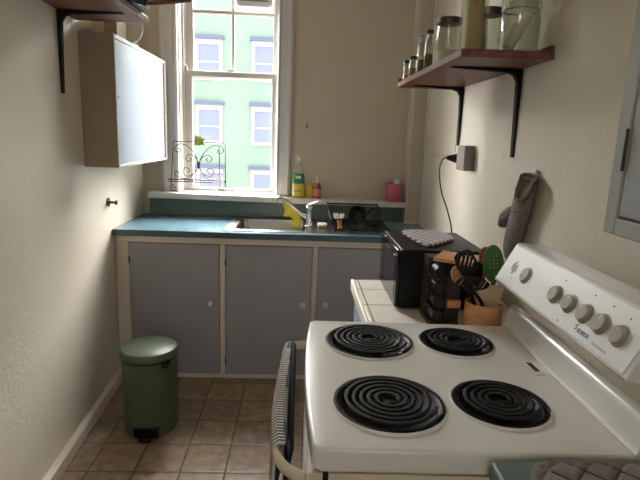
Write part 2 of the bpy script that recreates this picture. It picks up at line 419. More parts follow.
bm = NB(); cyl(bm, (-.487, YB + .115, 1.852), .012, .006, bev=.002); box(bm, -.505, YB + .108, 1.857, -.462, YB + .122, 1.864)
obj('sash_latch', bm, 'blackmetal', w1, bevel=.002)
# the horn of the sash stile
bm = NB(); prism(bm, [(LX0 + .0, 1.853), (LX0 + .028, 1.853), (LX0 + .026, 1.875), (LX0 + .012, 1.893), (LX0, 1.9)], YB + .092, YB + .130, 'y'); obj('sash_horn', bm, 'sash', w1, bevel=.002)
# long sill running the width of the wall
bm = NB()
box(bm, -.985, 3.30, 1.025, .699, YB - .001, 1.062)
def sag(x): return .014 * max(0, (x + .985) / 1.684)
for v in bm.verts: v.co.z -= sag(v.co.x)
o = struct('trim_4', bm, 'white_trim', bevel=.004)
bm = NB(); box(bm, WX0 + .001, YB, 1.031, WX1 - .001, YB + .24, 1.061); struct('trim_5', bm, 'white_trim', bevel=.002)
# small white box on the upper right pane
t = thing('window_ventilator', 'white rounded plastic ventilator box hanging in the top right window pane', 'ventilator', (-.325, 3.55, 2.24))
bm = NB(); prism(bm, rrect(-.445, 2.256, -.212, 2.42, .03), 3.50, 3.57, 'y'); obj('housing', bm, 'whitelabel', t, bevel=.006)
bm = NB()
for k in range(5): box(bm, -.42, 3.495, 2.29 + k * .022, -.237, 3.4995, 2.298 + k * .022)
obj('vent_slat', bm, 'grey', t, smooth=False)

# ---------------------------------------------------------------- outside
FY = 24
fac = thing('building', 'mint green rendered house with pale window surrounds seen through the window', 'building', (-3, FY, -9))
bm = NB(); box(bm, -22, FY, -9, 12, FY + 9, 8.6); obj('wall', bm, 'mint', fac, smooth=False)
bm = NB(); box(bm, -22.3, FY - .3, 8.6, 12.3, FY + 9.3, 9.0); obj('roof', bm, 'bluehead', fac, smooth=False)
def ext_window(cx, zt):
    bm = NB(); w = .62
    for a, b in ((cx - w, cx - w + .16), (cx + w - .16, cx + w)): box(bm, a, FY - .08, zt - 1.75, b, FY, zt)
    box(bm, cx - w + .16, FY - .08, zt - .22, cx + w - .16, FY, zt); box(bm, cx - w + .16, FY - .08, zt - 1.75, cx + w - .16, FY, zt - 1.6)
    box(bm, cx - w + .16, FY - .06, zt - 1.0, cx + w - .16, FY, zt - .92)
    f = obj('window', bm, 'pinkwhite', fac, smooth=False)
    bm = NB(); box(bm, cx - w - .07, FY - .2, zt + .002, cx + w + .07, FY - .001, zt + .16); obj('ledge', bm, 'bluehead', f, smooth=False)
    bm = NB(); box(bm, cx - w + .16, FY - .03, zt - 1.6, cx + w - .16, FY - .001, zt - .22); obj('pane', bm, 'extglass', f, smooth=False)
for zt in (-3.0, -.15, 2.72, 5.55):
    for cx in (-6.9, -4.25, -1.72, 1.2): ext_window(cx, zt)
bm = NB(); box(bm, -40, YB + .5, -9.2, 40, 60, -9.0); struct('ground', bm, 'asphalt', smooth=False)

# ---------------------------------------------------------------- base cabinet under the sink
t = thing('base_cabinet', 'long cream framed base cabinet with grey cupboard doors under the sink', 'cabinet', (-.2, 3.1, 0))
bm = NB(); box(bm, -1.04, 2.868, .002, .70, YB - .002, .865)
cut = NB(); box(cut, -1.5, 3.297, -.1, -1.6, 3.5, -.05); cut.free()
body = obj('body', bm, 'cream', t, smooth=False)
bm = NB()
box(bm, -1.04, 2.846, .002, .70, 2.867, .029); box(bm, -1.04, 2.846, .829, .70, 2.867, .868)
for a, b in ((-1.04, -.967), (-.448, -.419), (.086, .114), (.62, .70)): box(bm, a, 2.846, .029, b, 2.867, .829)
obj('face_frame', bm, 'cream', t, bevel=.002)
for a, b, kx, hx in ((-.967, -.448, -.500, -.964), (-.419, .086, .038, -.416), (.114, .62, .166, None)):
    bm = NB(); box(bm, a + .003, 2.843, .032, b - .003, 2.866, .826); d = obj('door', bm, 'greydoor', t, bevel=.002)
    bm = NB(); lathe(bm, [(0, 0), (.008, 0), (.007, .008), (.018, .014), (.022, .022), (.017, .030), (0, .032)], (kx, 2.843, .482), (0, -1, 0)); obj('knob', bm, 'porcelain', d)
    if hx is not None:
        for z in (.12, .725):
            bm = NB(); cyl(bm, (hx, 2.843, z - .02), .004, .04, n=10); obj('hinge', bm, 'lid', d)

# worktop with cut-out for the sink
wt = thing('worktop', 'teal blue laminate worktop with backsplash holding the sink', 'worktop', (-.2, 3.1, .87))
bm = NB(); prism(bm, [(-1.042, 2.822), (XR - .002, 2.822), (XR - .002, 3.298), (.708, 3.298), (.708, YB - .001), (-1.042, YB - .001)], .8685, .905)
top = obj('slab', bm, 'teal', wt)
cut = NB(); prism(cut, rrect(-.385, 2.905, .055, 3.305, .05), .7, 1.0)
carve(top, [cut])
b = top.modifiers.new('bevel', 'BEVEL'); b.width = .003; b.segments = 2; b.limit_method = 'ANGLE'
bm = NB(); box(bm, -1.042, 2.8165, .8688, XR - .002, 2.8218, .9035); obj('shaded_edge', bm, mat('shaded_teal_edge', (62, 88, 92), .4), wt, bevel=.002)  # slab's own front edge, its shade painted in as a darker teal strip
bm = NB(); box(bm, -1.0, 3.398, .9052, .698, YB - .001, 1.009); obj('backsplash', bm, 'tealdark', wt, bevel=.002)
cutb = None
# body would poke into the bowl: hollow it
cut = NB(); box(cut, -.47, 2.885, .60, .57, 3.36, .9); carve(body, [cut])
cut = NB(); box(cut, .7115, 3.2995, -.1, .9, 3.6, 1.2)

# sink
sk = thing('kitchen_sink', 'stainless steel inset sink with drainer in the teal worktop', 'sink', (-.1, 3.1, .905))
bm = NB(); prism(bm, rrect(-.435, 2.862, .56, 3.345, .03), .9052, .909)
fl = obj('flange', bm, 'steel', sk)
c1 = NB(); prism(c1, rrect(-.375, 2.915, .045, 3.295, .05), .8, 1.0); carve(fl, [c1])
b = fl.modifiers.new('bevel', 'BEVEL'); b.width = .0015; b.segments = 2; b.limit_method = 'ANGLE'
bm = NB(); rings = []
for z, ins, r in ((.9088, 0, .05), (.90, .004, .05), (.80, .012, .05), (.775, .03, .05), (.768, .06, .05)):
    rings.append([bm.verts.new((x, y, z)) for x, y in rrect(-.375 + ins, 2.915 + ins, .045 - ins, 3.295 - ins, r, 6)])
for a, b2 in zip(rings, rings[1:]):
    for k in range(len(a)): bm.faces.new([a[k], a[(k + 1) % len(a)], b2[(k + 1) % len(a)], b2[k]])
bm.faces.new(rings[-1]); obj('bowl', bm, 'steel', sk)
bm = NB(); cyl(bm, (-.14, 3.1, .7685), .035, .003, bev=.001); obj('drain', bm, 'chrome', sk)
bm = NB()
for k in range(7): box(bm, .15 + k * .05, 2.92, .909, .162 + k * .05, 3.29, .912)
obj('drainer_rib', bm, 'steel', sk, bevel=.001)

# faucet
fx, fy = .062, 3.06
t = thing('faucet', 'chrome mixer faucet with raised spout behind the sink bowl', 'faucet', (fx, fy, .909))
bm = NB(); lathe(bm, [(0, 0), (.026, 0), (.026, .006), (.021, .012), (.0195, .05), (.0195, .105), (.0215, .11), (.0215, .125), (.016, .133), (0, .135)], (fx, fy, .9092)); obj('body', bm, 'chrome', t)
bm = NB(); P = smooth_path([(fx - .012, fy + .0, .965), (fx - .05, fy + .01, .985), (-.06, fy + .03, 1.04), (-.10, fy + .04, 1.068), (-.128, fy + .045, 1.077), (-.142, fy + .046, 1.062)], 6)
tube(bm, P, .0115, 12, radii=[.013 - .003 * i / len(P) for i in range(len(P) + 1)]); obj('spout', bm, 'chrome', t)
bm = NB(); tube(bm, [(fx, fy, 1.044), (fx + .015, fy - .004, 1.05), (fx + .048, fy - .01, 1.066)], .006, 10, radii=[.009, .007, .005]); obj('lever', bm, 'chrome', t)
# yellow cloth over spout
def clothf(u, v):
    ax = -.015 - .082 * u; az = 1.003 + .058 * u; ay = fy + .022 + .02 * u
    s = (v - .5) * 2
    side = .017 * math.tanh(s * 4)
    drop = .135 * max(0, abs(s) - .10) * (1 - .25 * u + .12 * math.sin(u * 9 + s))
    return (ax + .012 * math.sin(v * 7) * abs(s) + .035 * abs(s) * (1 - u), ay + side * (1.0 + .25 * math.sin(u * 11)), az + .0135 - drop * (1.0 if s < 0 else .8))
bm = NB(); grid_surface(bm, clothf, 16, 28); tag(obj('dishcloth', bm, 'yellowcloth', solid=.003, soffset=1), 'yellow dishcloth draped over the faucet spout', 'cloth')

# dish rack
t = thing('dish_rack', 'black wire dish rack standing on the sink drainer', 'rack', (.34, 3.1, .91))
x0, x1, y0, y1, zb, ztop = .19, .50, 2.93, 3.27, .917, 1.03
bm = NB()
tube(bm, smooth_path([(x0 + .03, y0, ztop - .05), (x1 - .03, y0, ztop - .05), (x1, y0 + .03, ztop - .05), (x1 + .006, y1 - .02, ztop), (x1 - .02, y1, ztop), (x0 + .02, y1, ztop), (x0 - .006, y1 - .02, ztop), (x0, y0 + .03, ztop - .05)], 6, True), .0045, 8, True)
obj('top_rim', bm, 'blackmetal', t)
bm = NB(); tube(bm, [(x0 + .02, y0 + .015, zb), (x1 - .02, y0 + .015, zb), (x1 - .015, y1 - .015, zb), (x0 + .015, y1 - .015, zb)], .004, 8, True)
for k in range(13):
    x = x0 + .03 + k * (x1 - x0 - .06) / 12
    tube(bm, [(x, y0, ztop - .05), (x, y0 + .015, zb), (x, y1 - .015, zb), (x, y1, ztop)], .0017, 6)
for k in range(9):
    y = y0 + .03 + k * (y1 - y0 - .06) / 8; zt = ztop - .05 + .05 * min(1, max(0, (y - y0) / (y1 - y0)))
    tube(bm, [(x0, y, zt), (x0 + .018, y, zb), (x1 - .018, y, zb), (x1, y, zt)], .0017, 6)
obj('wire_basket', bm, 'blackmetal', t)
for fxx in (x0 + .03, x1 - .03):
    for fyy in (y0 + .03, y1 - .03):
        bm = NB(); cyl(bm, (fxx, fyy, .9122), .006, .006, n=12); obj('foot', bm, 'black', t)
# items in rack
t = thing('dish_brush', 'wooden dish brush with white bristles standing in the dish rack', 'brush', (.243, 2.965, .92))
bm = NB(); tube(bm, smooth_path([(.247, 2.978, .924), (.244, 2.976, .942), (.240, 2.974, .972)], 5), .009, 12, radii=[.016, .015, .013, .011, .010, .010, .011, .012, .013, .014, .015]); obj('handle', bm, 'orange', t)
bm = NB()
for k in range(26):
    a = 2 * PI * k / 26; r = .006 + .006 * (k % 2)
    tube(bm, [(.239 + r * math.cos(a), 2.967 + r * math.sin(a), .970), (.237 + (r + .022) * math.cos(a), 2.966 + (r + .018) * math.sin(a), .992 + .010 * (k % 3))], .0028, 6)
obj('bristles', bm, 'whitelabel', t)
t = thing('dark_pan', 'black saucepan leaning upright in the dish rack', 'saucepan', (.36, 3.14, .93))
bm = NB(); lathe(bm, [(0, 0), (.05, 0), (.052, .01), (.052, .045), (.054, .047), (.05, .047), (.049, .008), (0, .008)], (.355, 3.12, .975), (.15, -.9, .42)); obj('body', bm, 'blackgloss', t)
bm = NB(); tube(bm, [(.40, 3.10, .985), (.44, 3.10, 1.01), (.465, 3.10, 1.03)], .006, 8); obj('handle', bm, 'black', t)
t = tag(obj('small_glass', lathe(NB(), [(0, .004), (.012, .004), (.016, .035), (.018, .035), (.014, 0), (0, 0)], (.37, 2.965, .9205)), 'jar'), 'small clear glass at the front of the dish rack', 'glass')
bm = NB(); prism(bm, rrect(.115, 3.03, .175, 3.12, .02), .9125, .930); tag(obj('soap_dish', bm, 'soapdish', bevel=.006, seg=3), 'beige oval soap dish between faucet and dish rack', 'soap dish')

# ---------------------------------------------------------------- sill items
sy = 3.352
t = thing('dish_soap_bottle', 'clear squeeze bottle of yellow dish soap with green label on the sill', 'bottle', (-.012, sy, 1.062))
bm = NB(); pr = [(0, 0), (.036, 0), (.041, .006), (.041, .09), (.038, .12), (.033, .16), (.028, .19), (.018, .215), (.012, .225), (.012, .235)]
lathe(bm, [(r + .0008, h) for r, h in pr], (-.012, sy, 1.0625), sy=.7); obj('bottle_shell', bm, 'clearplastic', t)
bm = NB(); lathe(bm, [(0, .003), (.034, .003), (.0385, .008), (.0385, .098), (0, .098)], (-.012, sy, 1.0625), sy=.7); obj('liquid', bm, 'yellow', t)
bm = NB(); lathe(bm, [(.0425, .092), (.0405, .12), (.036, .155), (.0365, .155), (.041, .12), (.043, .092)], (-.012, sy, 1.0625), sy=.72); obj('label', bm, 'greenlabel', t)
bm = NB(); box(bm, -.03, sy - .034, 1.188, .004, sy - .028, 1.206)
obj('label_panel', bm, 'whitelabel', t, smooth=False)
for k, dx in enumerate((-.024, -.013, 0, .008)):
    bm = NB(); box(bm, -.014 + dx, sy - .0325, 1.10, -.007 + dx, sy - .0300, 1.110); obj('printed_mark', bm, 'darkmark', t, smooth=False)
bm = NB(); lathe(bm, [(0, 0), (.014, 0), (.014, .016), (.009, .022), (.007, .036), (.0, .038)], (-.012, sy, 1.295)); tube(bm, [(-.012, sy, 1.325), (-.024, sy, 1.33), (-.036, sy, 1.318)], .005, 8); obj('cap', bm, 'whitelabel', t)
bm = NB(); box(bm, .042, 3.365, 1.0625, .082, 3.392, 1.145); tag(obj('sponge', bm, mat('yellow_sponge', (238, 206, 60), .9, bump=1, bscale=400), bevel=.006, seg=3), 'yellow sponge standing on edge between the two soap bottles', 'sponge')
t = thing('hand_soap_dispenser', 'small pink hand soap pump bottle on the window sill', 'soap dispenser', (.112, 3.345, 1.062))
bm = NB(); lathe(bm, [(0, 0), (.026, 0), (.028, .005), (.028, .07), (.02, .09), (.012, .1), (0, .1)], (.112, 3.345, 1.0625), sy=.75); obj('bottle_body', bm, 'amber', t)
bm = NB(); lathe(bm, [(.0284, .012), (.0284, .062), (.0292, .062), (.0292, .012)], (.112, 3.345, 1.0625), sy=.76); obj('label', bm, 'pinklabel', t)
bm = NB(); tube(bm, [(.105, 3.322, 1.135), (.118, 3.322, 1.15), (.128, 3.322, 1.14), (.118, 3.322, 1.13)], .007, 7, True); obj('label_flower', bm, 'herb', t)
bm = NB(); cyl(bm, (.112, 3.345, 1.1625), .012, .012); cyl(bm, (.112, 3.345, 1.17), .004, .04, n=12); tube(bm, [(.112, 3.345, 1.212), (.112, 3.33, 1.215), (.107, 3.31, 1.206)], .006, 8); obj('pump', bm, 'whitelabel', t)
t = thing('pink_pot', 'round pink pot at the right end of the window sill', 'pot', (.622, 3.36, 1.062))
bm = NB(); lathe(bm, [(0, 0), (.046, 0), (.048, .004), (.056, .112), (.058, .118), (.053, .118), (.045, .008), (0, .008)], (.625, 3.358, 1.0625)); obj('body', bm, 'pink', t)
bm = NB(); tube(bm, [(.60, 3.36, 1.07), (.595, 3.355, 1.19), (.61, 3.35, 1.2)], .004, 7); obj('pink_brush_handle', bm, 'pink', t)
bm = NB(); box(bm, .625, 3.35, 1.10, .66, 3.372, 1.205); obj('white_scraper', bm, 'whitelabel', t, bevel=.005)

for nm, dx_ in (('dish_soap_bottle', -.012), ('sponge', .06), ('hand_soap_dispenser', .112), ('pink_pot', .622)): bpy.data.objects[nm].location.z -= sag(dx_)
# recipe book stand
t = thing('book_stand', 'wrought iron book stand with scrolls in front of the window', 'stand', (-.665, 3.36, 1.062))
def scroll(cx, cz, r, a0, turns, flip=1, n=26):
    out = []
    for k in range(n + 1):
        f = k / n; a = a0 + flip * turns * 2 * PI * f; rr = r * (1 - .8 * f)
        out.append((cx + rr * math.cos(a), cz + rr * math.sin(a)))
    return out
YS = 3.385
def yl(z): return YS - .055 + (z - 1.14) * .2   # lean back
def xz(pts): return [(x, yl(z), z) for x, z in pts]
sx0, sx1 = -.832, -.497
bm = NB()
tube(bm, xz([(sx0 - .006, 1.10), (sx0, 1.39), (sx1, 1.39), (sx1 + .012, 1.10)]), .0035, 8)
obj('outer_frame', bm, 'iron', t)
bm = NB()
cxm = (sx0 + sx1) / 2
for s in (-1, 1):
    e = cxm + s * .155
    tube(bm, xz(smooth_path([(cxm, 1.25), (cxm + s * .03, 1.32), (cxm + s * .10, 1.375), (e, 1.355), (e + s * .0, 1.325), (e - s * .035, 1.325), (e - s * .025, 1.345)], 5) if False else [(p.x, p.z) for p in smooth_path([(cxm, 0, 1.25), (cxm + s * .025, 0, 1.31), (cxm + s * .07, 0, 1.36), (cxm + s * .12, 0, 1.375), (e, 0, 1.355), (e - s * .0, 0, 1.33), (e - s * .028, 0, 1.322), (e - s * .034, 0, 1.34), (e - s * .02, 0, 1.348)], 5)]), .0028, 7)
    tube(bm, xz([(p.x, p.z) for p in smooth_path([(cxm, 0, 1.25), (cxm + s * .02, 0, 1.29), (cxm + s * .06, 0, 1.31), (cxm + s * .085, 0, 1.285), (cxm + s * .065, 0, 1.265), (cxm + s * .048, 0, 1.28), (cxm + s * .06, 0, 1.29)], 5)]), .0028, 7)
    tube(bm, xz([(p.x, p.z) for p in smooth_path([(cxm, 0, 1.25), (cxm + s * .02, 0, 1.20), (cxm + s * .07, 0, 1.17), (cxm + s * .10, 0, 1.20), (cxm + s * .08, 0, 1.225), (cxm + s * .055, 0, 1.21), (cxm + s * .07, 0, 1.195)], 5)]), .0028, 7)
    tube(bm, xz([(p.x, p.z) for p in smooth_path([(cxm + s * .015, 0, 1.21), (cxm + s * .05, 0, 1.165), (cxm + s * .09, 0, 1.155), (cxm + s * .13, 0, 1.165), (e, 0, 1.185), (e - s * .015, 0, 1.2), (e - s * .03, 0, 1.185)], 5)]), .0028, 7)
obj('scrollwork', bm, 'iron', t)
bm = NB(); prism(bm, [(cxm - .012, 1.262), (cxm + .012, 1.262), (cxm, 1.215)], yl(1.24) - .005, yl(1.24) + .005, 'y'); obj('collar', bm, 'iron', t)
bm = NB()
tube(bm, [(sx0 - .02, 3.325, 1.135), (sx1 + .005, 3.325, 1.135)], .0035, 8); tube(bm, [(sx0 - .02, 3.312, 1.15), (sx1 + .005, 3.312, 1.15)], .0035, 8)
tube(bm, [(sx0 - .02, 3.312, 1.15), (sx0 - .02, 3.35, 1.132)], .0035, 8); tube(bm, [(sx1 + .005, 3.312, 1.15), (sx1 + .005, 3.35, 1.132)], .0035, 8)
for k in range(14):
    x = sx0 + k * (sx1 - sx0) / 13; tube(bm, [(x, 3.312, 1.15), (x + .012, 3.325, 1.135)], .0018, 6)
obj('book_ledge', bm, 'iron', t)
for s, xx in ((1, sx0 + .01), (-1, sx1 - .02)):
    bm = NB(); tube(bm, [(xx + s * p[0], 3.33, p[1]) for p in scroll(0, 1.09, .0245, PI / 2, 1.35, 1)], .0032, 7); obj('scroll_foot', bm, 'iron', t)
bm = NB(); tube(bm, [(sx1 - .04, yl(1.38) + .004, 1.375), (sx1 - .035, 3.40, 1.067)], .003, 7); obj('rear_prop', bm, 'iron', t)
bm = NB()
for k in range(7):
    a = k * 2 * PI / 7 + .3; c = Vector((cxm, yl(1.395) - .006, 1.398)); d = Vector((math.cos(a), -.15, math.sin(a)))
    n1 = Vector((-math.sin(a), 0, math.cos(a)))
    L = .045 if k % 2 == 0 else .036
    P = [c, c + d * L * .5 + n1 * .014, c + d * L, c + d * L * .5 - n1 * .014]
    top_ = [bm.verts.new(p + Vector((0, -.003, 0))) for p in P]; bot_ = [bm.verts.new(p + Vector((0, .002, 0))) for p in P]
    bm.faces.new(top_); bm.faces.new(bot_[::-1])
    for i in range(4): bm.faces.new([top_[i], top_[(i + 1) % 4], bot_[(i + 1) % 4], bot_[i]])
bmesh.ops.recalc_face_normals(bm, faces=bm.faces)
obj('leaf_ornament', bm, 'leafyellow', t, label='yellow green leaf ornament')

# wall hooks
bm = NB(); cyl(bm, (.035, YB, 1.532), .004, .008, (0, -1, 0), 12); tube(bm, smooth_path([(.035, YB - .004, 1.536), (.035, YB - .008, 1.522), (.034, YB - .012, 1.508), (.033, YB - .018, 1.512)], 5), .003, 8)
tag(obj('picture_hook', bm, 'blackmetal'), 'tiny dark nail hook on the bare taupe back wall', 'hook')
hy = 2.77; hx = WL(hy)
t = thing('robe_hook', 'small chrome peg hook on the left wall', 'hook', (hx, hy, 1.063))
bm = NB(); cyl(bm, (hx + .0005, hy, 1.063), .024, .007, (1, 0, 0), bev=.002); obj('back_plate', bm, 'lid', t)
bm = NB(); lathe(bm, [(0, 0), (.007, 0), (.006, .03), (.012, .036), (.013, .043), (0, .045)], (hx + .0065, hy, 1.063), (1, 0, -.05)); obj('peg', bm, 'lid', t)

# ---------------------------------------------------------------- wall cupboard left
t = thing('hanging_cupboard', 'hanging cupboard with pale blue door on the left wall', 'cupboard', (-1.0, 2.9, 1.272))
cy0, cy1, cz0, cz1, cxf = 2.468, 3.365, 1.272, 1.88, -.865
bm = NB(); prism(bm, [(WL(cy0) + .001, cy0), (cxf - .0065, cy0), (cxf - .0065, cy1), (-1.044, cy1), (-1.044, 2.85)], cz0, cz1); obj('body', bm, 'cab_side', t, smooth=False)
bm = NB(); f = .02
box(bm, cxf - .006, cy0, cz0, cxf, cy0 + .012, cz1); box(bm, cxf - .006, cy1 - .045, cz0, cxf, cy1, cz1)
box(bm, cxf - .006, cy0 + .012, cz1 - f, cxf, cy1 - .045, cz1); box(bm, cxf - .006, cy0 + .012, cz0, cxf, cy1 - .045, cz0 + .016)
obj('face_frame', bm, 'white_trim', t, bevel=.002)
bm = NB(); box(bm, cxf - .006, cy0 + .013, cz0 + .018, cxf - .002, cy1 - .075, cz1 - f - .002); d = obj('door', bm, 'bluedoor', t, bevel=.002)
bm = NB(); cyl(bm, (cxf - .0018, cy0 + .030, 1.60), .004, .002, (1, 0, 0), 10); obj('keyhole', bm, 'black', t)
# on top of the cupboard
bm = NB(); box(bm, -1.015, 2.60, 1.8805, -.955, 2.74, 1.975); tag(obj('beige_carton', bm, 'carton', bevel=.002), 'beige carton on the cupboard top, against the left wall', 'box')
bm = NB(); box(bm, -.945, 2.58, 1.8805, -.89, 2.72, 1.97); tag(obj('taupe_box', bm, 'carton2', bevel=.002), 'taupe box on the cupboard top beside the white rimmed tray', 'box')
t = thing('round_tray', 'white rimmed round tray standing on edge on the cupboard top', 'tray', (-.87, 2.80, 1.88))
cc = (-.915, 2.79, 1.965); dd = (.25, -.95, .12)
bm = NB(); lathe(bm, [(0, 0), (.078, 0), (.078, .006), (0, .006)], cc, dd, 40); obj('plate', bm, 'ivorywall', t)
bm = NB(); lathe(bm, [(.078, -.004), (.084, -.002), (.084, .014), (.078, .014)] + [(.078, -.004)], cc, dd, 40); obj('rim', bm, 'whitelabel', t)

# ---------------------------------------------------------------- shelves
def bracket(name_parent, xw, y, zt, arm, drop, s, local_name='bracket', taper=1.0):
    """s=+1: shelf sticks out towards +x from wall at xw, -1 the other way"""
    bm = NB(); w = .013
    poly = [(xw, zt), (xw + s * arm, zt), (xw + s * arm, zt - .004), (xw + s * .055, zt - .014), (xw + s * .03, zt - .022), (xw + s * .017, zt - .045), (xw + s * .012, zt - drop * .5), (xw + s * .006, zt - drop), (xw, zt - drop)]
    prism(bm, poly, y - w, y + w, 'y'); cyl(bm, (xw + s * .0, y, zt - drop + .012), .009, .006, (s, 0, 0), 14)
    return obj(local_name, bm, 'blackmetal', name_parent, bevel=.002)
sl = thing('wooden_wall_shelf', 'reddish wooden shelf on black brackets on the left wall, holding the frying pan', 'shelf', (-.9, 1.6, 1.925))
bm = NB(); prism(bm, [(WL(.6) + .002, .6), (-.712, .6), (-.700, 2.45), (WL(2.45) + .002, 2.45)], 1.9235, 1.949); obj('board', bm, 'wood_shelf_left', sl, bevel=.003)
for yy in (1.15, 2.262): bracket(sl, WL(yy) + .001, yy, 1.923, .268, .33, 1)
sr = thing('wooden_jar_shelf', 'dark reddish wooden shelf of jars on black brackets on the right wall', 'shelf', (.65, 2.2, 1.72))
bm = NB(); prism(bm, [(XR - .001, 1.665), (.502, 1.682), (.494, 2.74), (XR - .001, 2.74)], 1.7205, 1.745); obj('board', bm, 'wood_dark', sr, bevel=.003)
bm = NB(); box(bm, XR - .014, 1.668, 1.7455, XR - .001, 2.74, 1.765); obj('back_rail', bm, 'wood_dark', sr, bevel=.002)
bracket(sr, XR - .001, 2.585, 1.72, .255, .29, -1); bracket(sr, XR - .001, 1.905, 1.72, .26, .318, -1)

# frying pan on left shelf
t = thing('frying_pan', 'dark frying pan with pale rim and brown handle on the left wall shelf', 'frying pan', (-.772, 2.285, 1.949))
pc = (-.772, 2.285, 1.9495)
bm = NB(); lathe(bm, [(0, 0), (.103, 0), (.112, .004), (.124, .045), (.121, .045), (.109, .007), (0, .006)], pc, n=48); obj('pan_bowl', bm, 'bluepan', t)
bm = NB(); lathe(bm, [(.1215, .0445), (.1275, .0445), (.1275, .0505), (.1215, .0505), (.1215, .0445)], pc, n=48); obj('rim', bm, 'panrim', t)
bm = NB(); tube(bm, [(-.662, 2.268, 1.966), (-.62, 2.258, 1.969), (-.54, 2.235, 1.973), (-.465, 2.205, 1.976)], .011, 10, flat=1.0, radii=[.008, .010, .012, .011]); obj('handle', bm, 'wood_dark', t)

# ---------------------------------------------------------------- jars on right shelf
SZ = 1.7455
def jar(name, label, cx, cy, r, h, lid, fill, fh, group=None, neck=.8, lidr=None, lidh=.016, wallz=SZ):
    t = thing(name, label, 'jar', (cx, cy, wallz), group=group)
    bm = NB(); lathe(bm, [(0, 0), (r * .9, 0), (r, r * .12), (r, h * .8), (r * neck, h * .9), (r * neck, h), (r * neck - .002, h), (r * neck - .002, h * .9), (r - .003, h * .79), (r - .003, .006), (0, .005)], (cx, cy, wallz), n=32); obj('glass_body', bm, 'jar', t)
    if fill:
        bm = NB(); lathe(bm, [(0, .0065), (r - .0042, .0065), (r - .0042, fh), (0, fh + .003)], (cx, cy, wallz), n=28); obj('contents', bm, fill, t)
    if lid:
        lr = lidr or r * neck + .003
        bm = NB(); lathe(bm, [(0, h + .001), (lr - .004, h + .001), (lr, h + .001 - .0), (lr, h + lidh - .002), (lr - .003, h + lidh), (0, h + lidh)], (cx, cy, wallz), n=32); obj('lid', bm, lid, t)
    return t
jar('tiny_spice_jar', 'tiny dark lidded spice jar at the far left tip of the jar shelf', .524, 2.66, .0195, .085, 'lid', 'herb', .03)
jar('tiny_spice_jar', 'tiny dark lidded spice jar, second from the far tip of the shelf', .530, 2.545, .021, .088, 'lid', 'spice', .05)
jar('spice_bottle', 'slim spice bottle with round stopper, left of the slim pair', .526, 2.36, .0185, .15, 'lid2', 'spice', .06, neck=.6)
jar('spice_bottle', 'slim spice bottle with round stopper, right of the slim pair', .532, 2.25, .0195, .15, 'lid', 'herb', .07, neck=.65)
jar('storage_jar', 'medium glass storage jar with dark metal lid beside the slim bottles', .556, 2.045, .049, .145, 'lid', 'flour', .05, neck=.92, lidh=.024)
# tall bottle of pasta
t = thing('pasta_jar', 'tall curved glass jar full of spaghetti, standing at the near left shelf corner', 'jar', (.562, 1.765, SZ))
bm = NB(); lathe(bm, [(0, 0), (.045, 0), (.050, .006), (.050, .03), (.045, .10), (.044, .15), (.048, .21), (.049, .26), (.044, .262), (.043, .21), (.040, .15), (.041, .1), (.046, .03), (.046, .006), (0, .005)], (.560, 1.765, SZ), n=36); obj('glass_body', bm, 'jar', t)
bm = NB(); lathe(bm, [(0, .007), (.029, .007), (.026, .13), (.031, .24), (0, .242)], (.564, 1.765, SZ), n=24); obj('spaghetti', bm, 'pasta', t)
jar('storage_jar', 'glass storage jar with dark lid between the spaghetti and the clip top jar', .650, 1.885, .043, .145, 'lid', 'flour', .02, neck=.95, lidh=.026)
# big swing-top jar
t = thing('clip_top_jar', 'large clip top glass jar with a white scoop, nearest the right wall', 'jar', (.70, 1.755, SZ))
bx, by = .714, 1.760
bm = NB(); lathe(bm, [(0, 0), (.058, 0), (.064, .008), (.064, .11), (.058, .135), (.052, .145), (.052, .16), (.049, .16), (.049, .145), (.060, .11), (.060, .01), (0, .008)], (bx, by, SZ), n=36); obj('glass_body', bm, 'jar', t)
bm = NB(); lathe(bm, [(0, .162), (.053, .162), (.056, .168), (.05, .178), (0, .184)], (bx, by, SZ), n=36); obj('glass_lid', bm, 'jar', t)
bm = NB()
ring = [(bx + .0565 * math.cos(a * PI / 12), by + .0565 * math.sin(a * PI / 12), SZ + .138) for a in range(24)]
tube(bm, ring, .0016, 6, True); tube(bm, smooth_path([(bx + .056, by, SZ + .138), (bx + .066, by, SZ + .15), (bx + .062, by, SZ + .172), (bx + .05, by, SZ + .18)], 5), .0018, 6)
tube(bm, smooth_path([(bx - .056, by, SZ + .138), (bx - .066, by, SZ + .125), (bx - .064, by, SZ + .165), (bx - .05, by, SZ + .18)], 5), .0018, 6)
obj('wire_clip', bm, 'steel', t)
bm = NB(); tube(bm, [(bx - .035, by + .0, SZ + .02), (bx - .01, by, SZ + .07), (bx + .025, by, SZ + .125)], .02, 14, radii=[.020, .021, .016]); tag(obj('scoop', bm, 'flour'), 'white scoop lying inside the clip top jar', 'scoop')
# brown nuts at the far end of the shelf
for k in range(5):
    a = k * 1.3; px_, py_ = .508 + .009 * math.cos(a), 2.712 + .020 * math.sin(a)
    bm = NB(); bmesh.ops.create_icosphere(bm, subdivisions=2, radius=.011, matrix=Matrix.Translation((px_, py_, SZ + .0105)) @ Matrix.Diagonal((1, 1.3, .9, 1)))
    for v in bm.verts: v.co += Vector((random.uniform(-.0015, .0015),) * 3)
    tag(obj('nut', bm, 'spice'), 'brown nuts in a small heap at the far tip of the jar shelf', 'nut', 'nuts at the shelf tip')

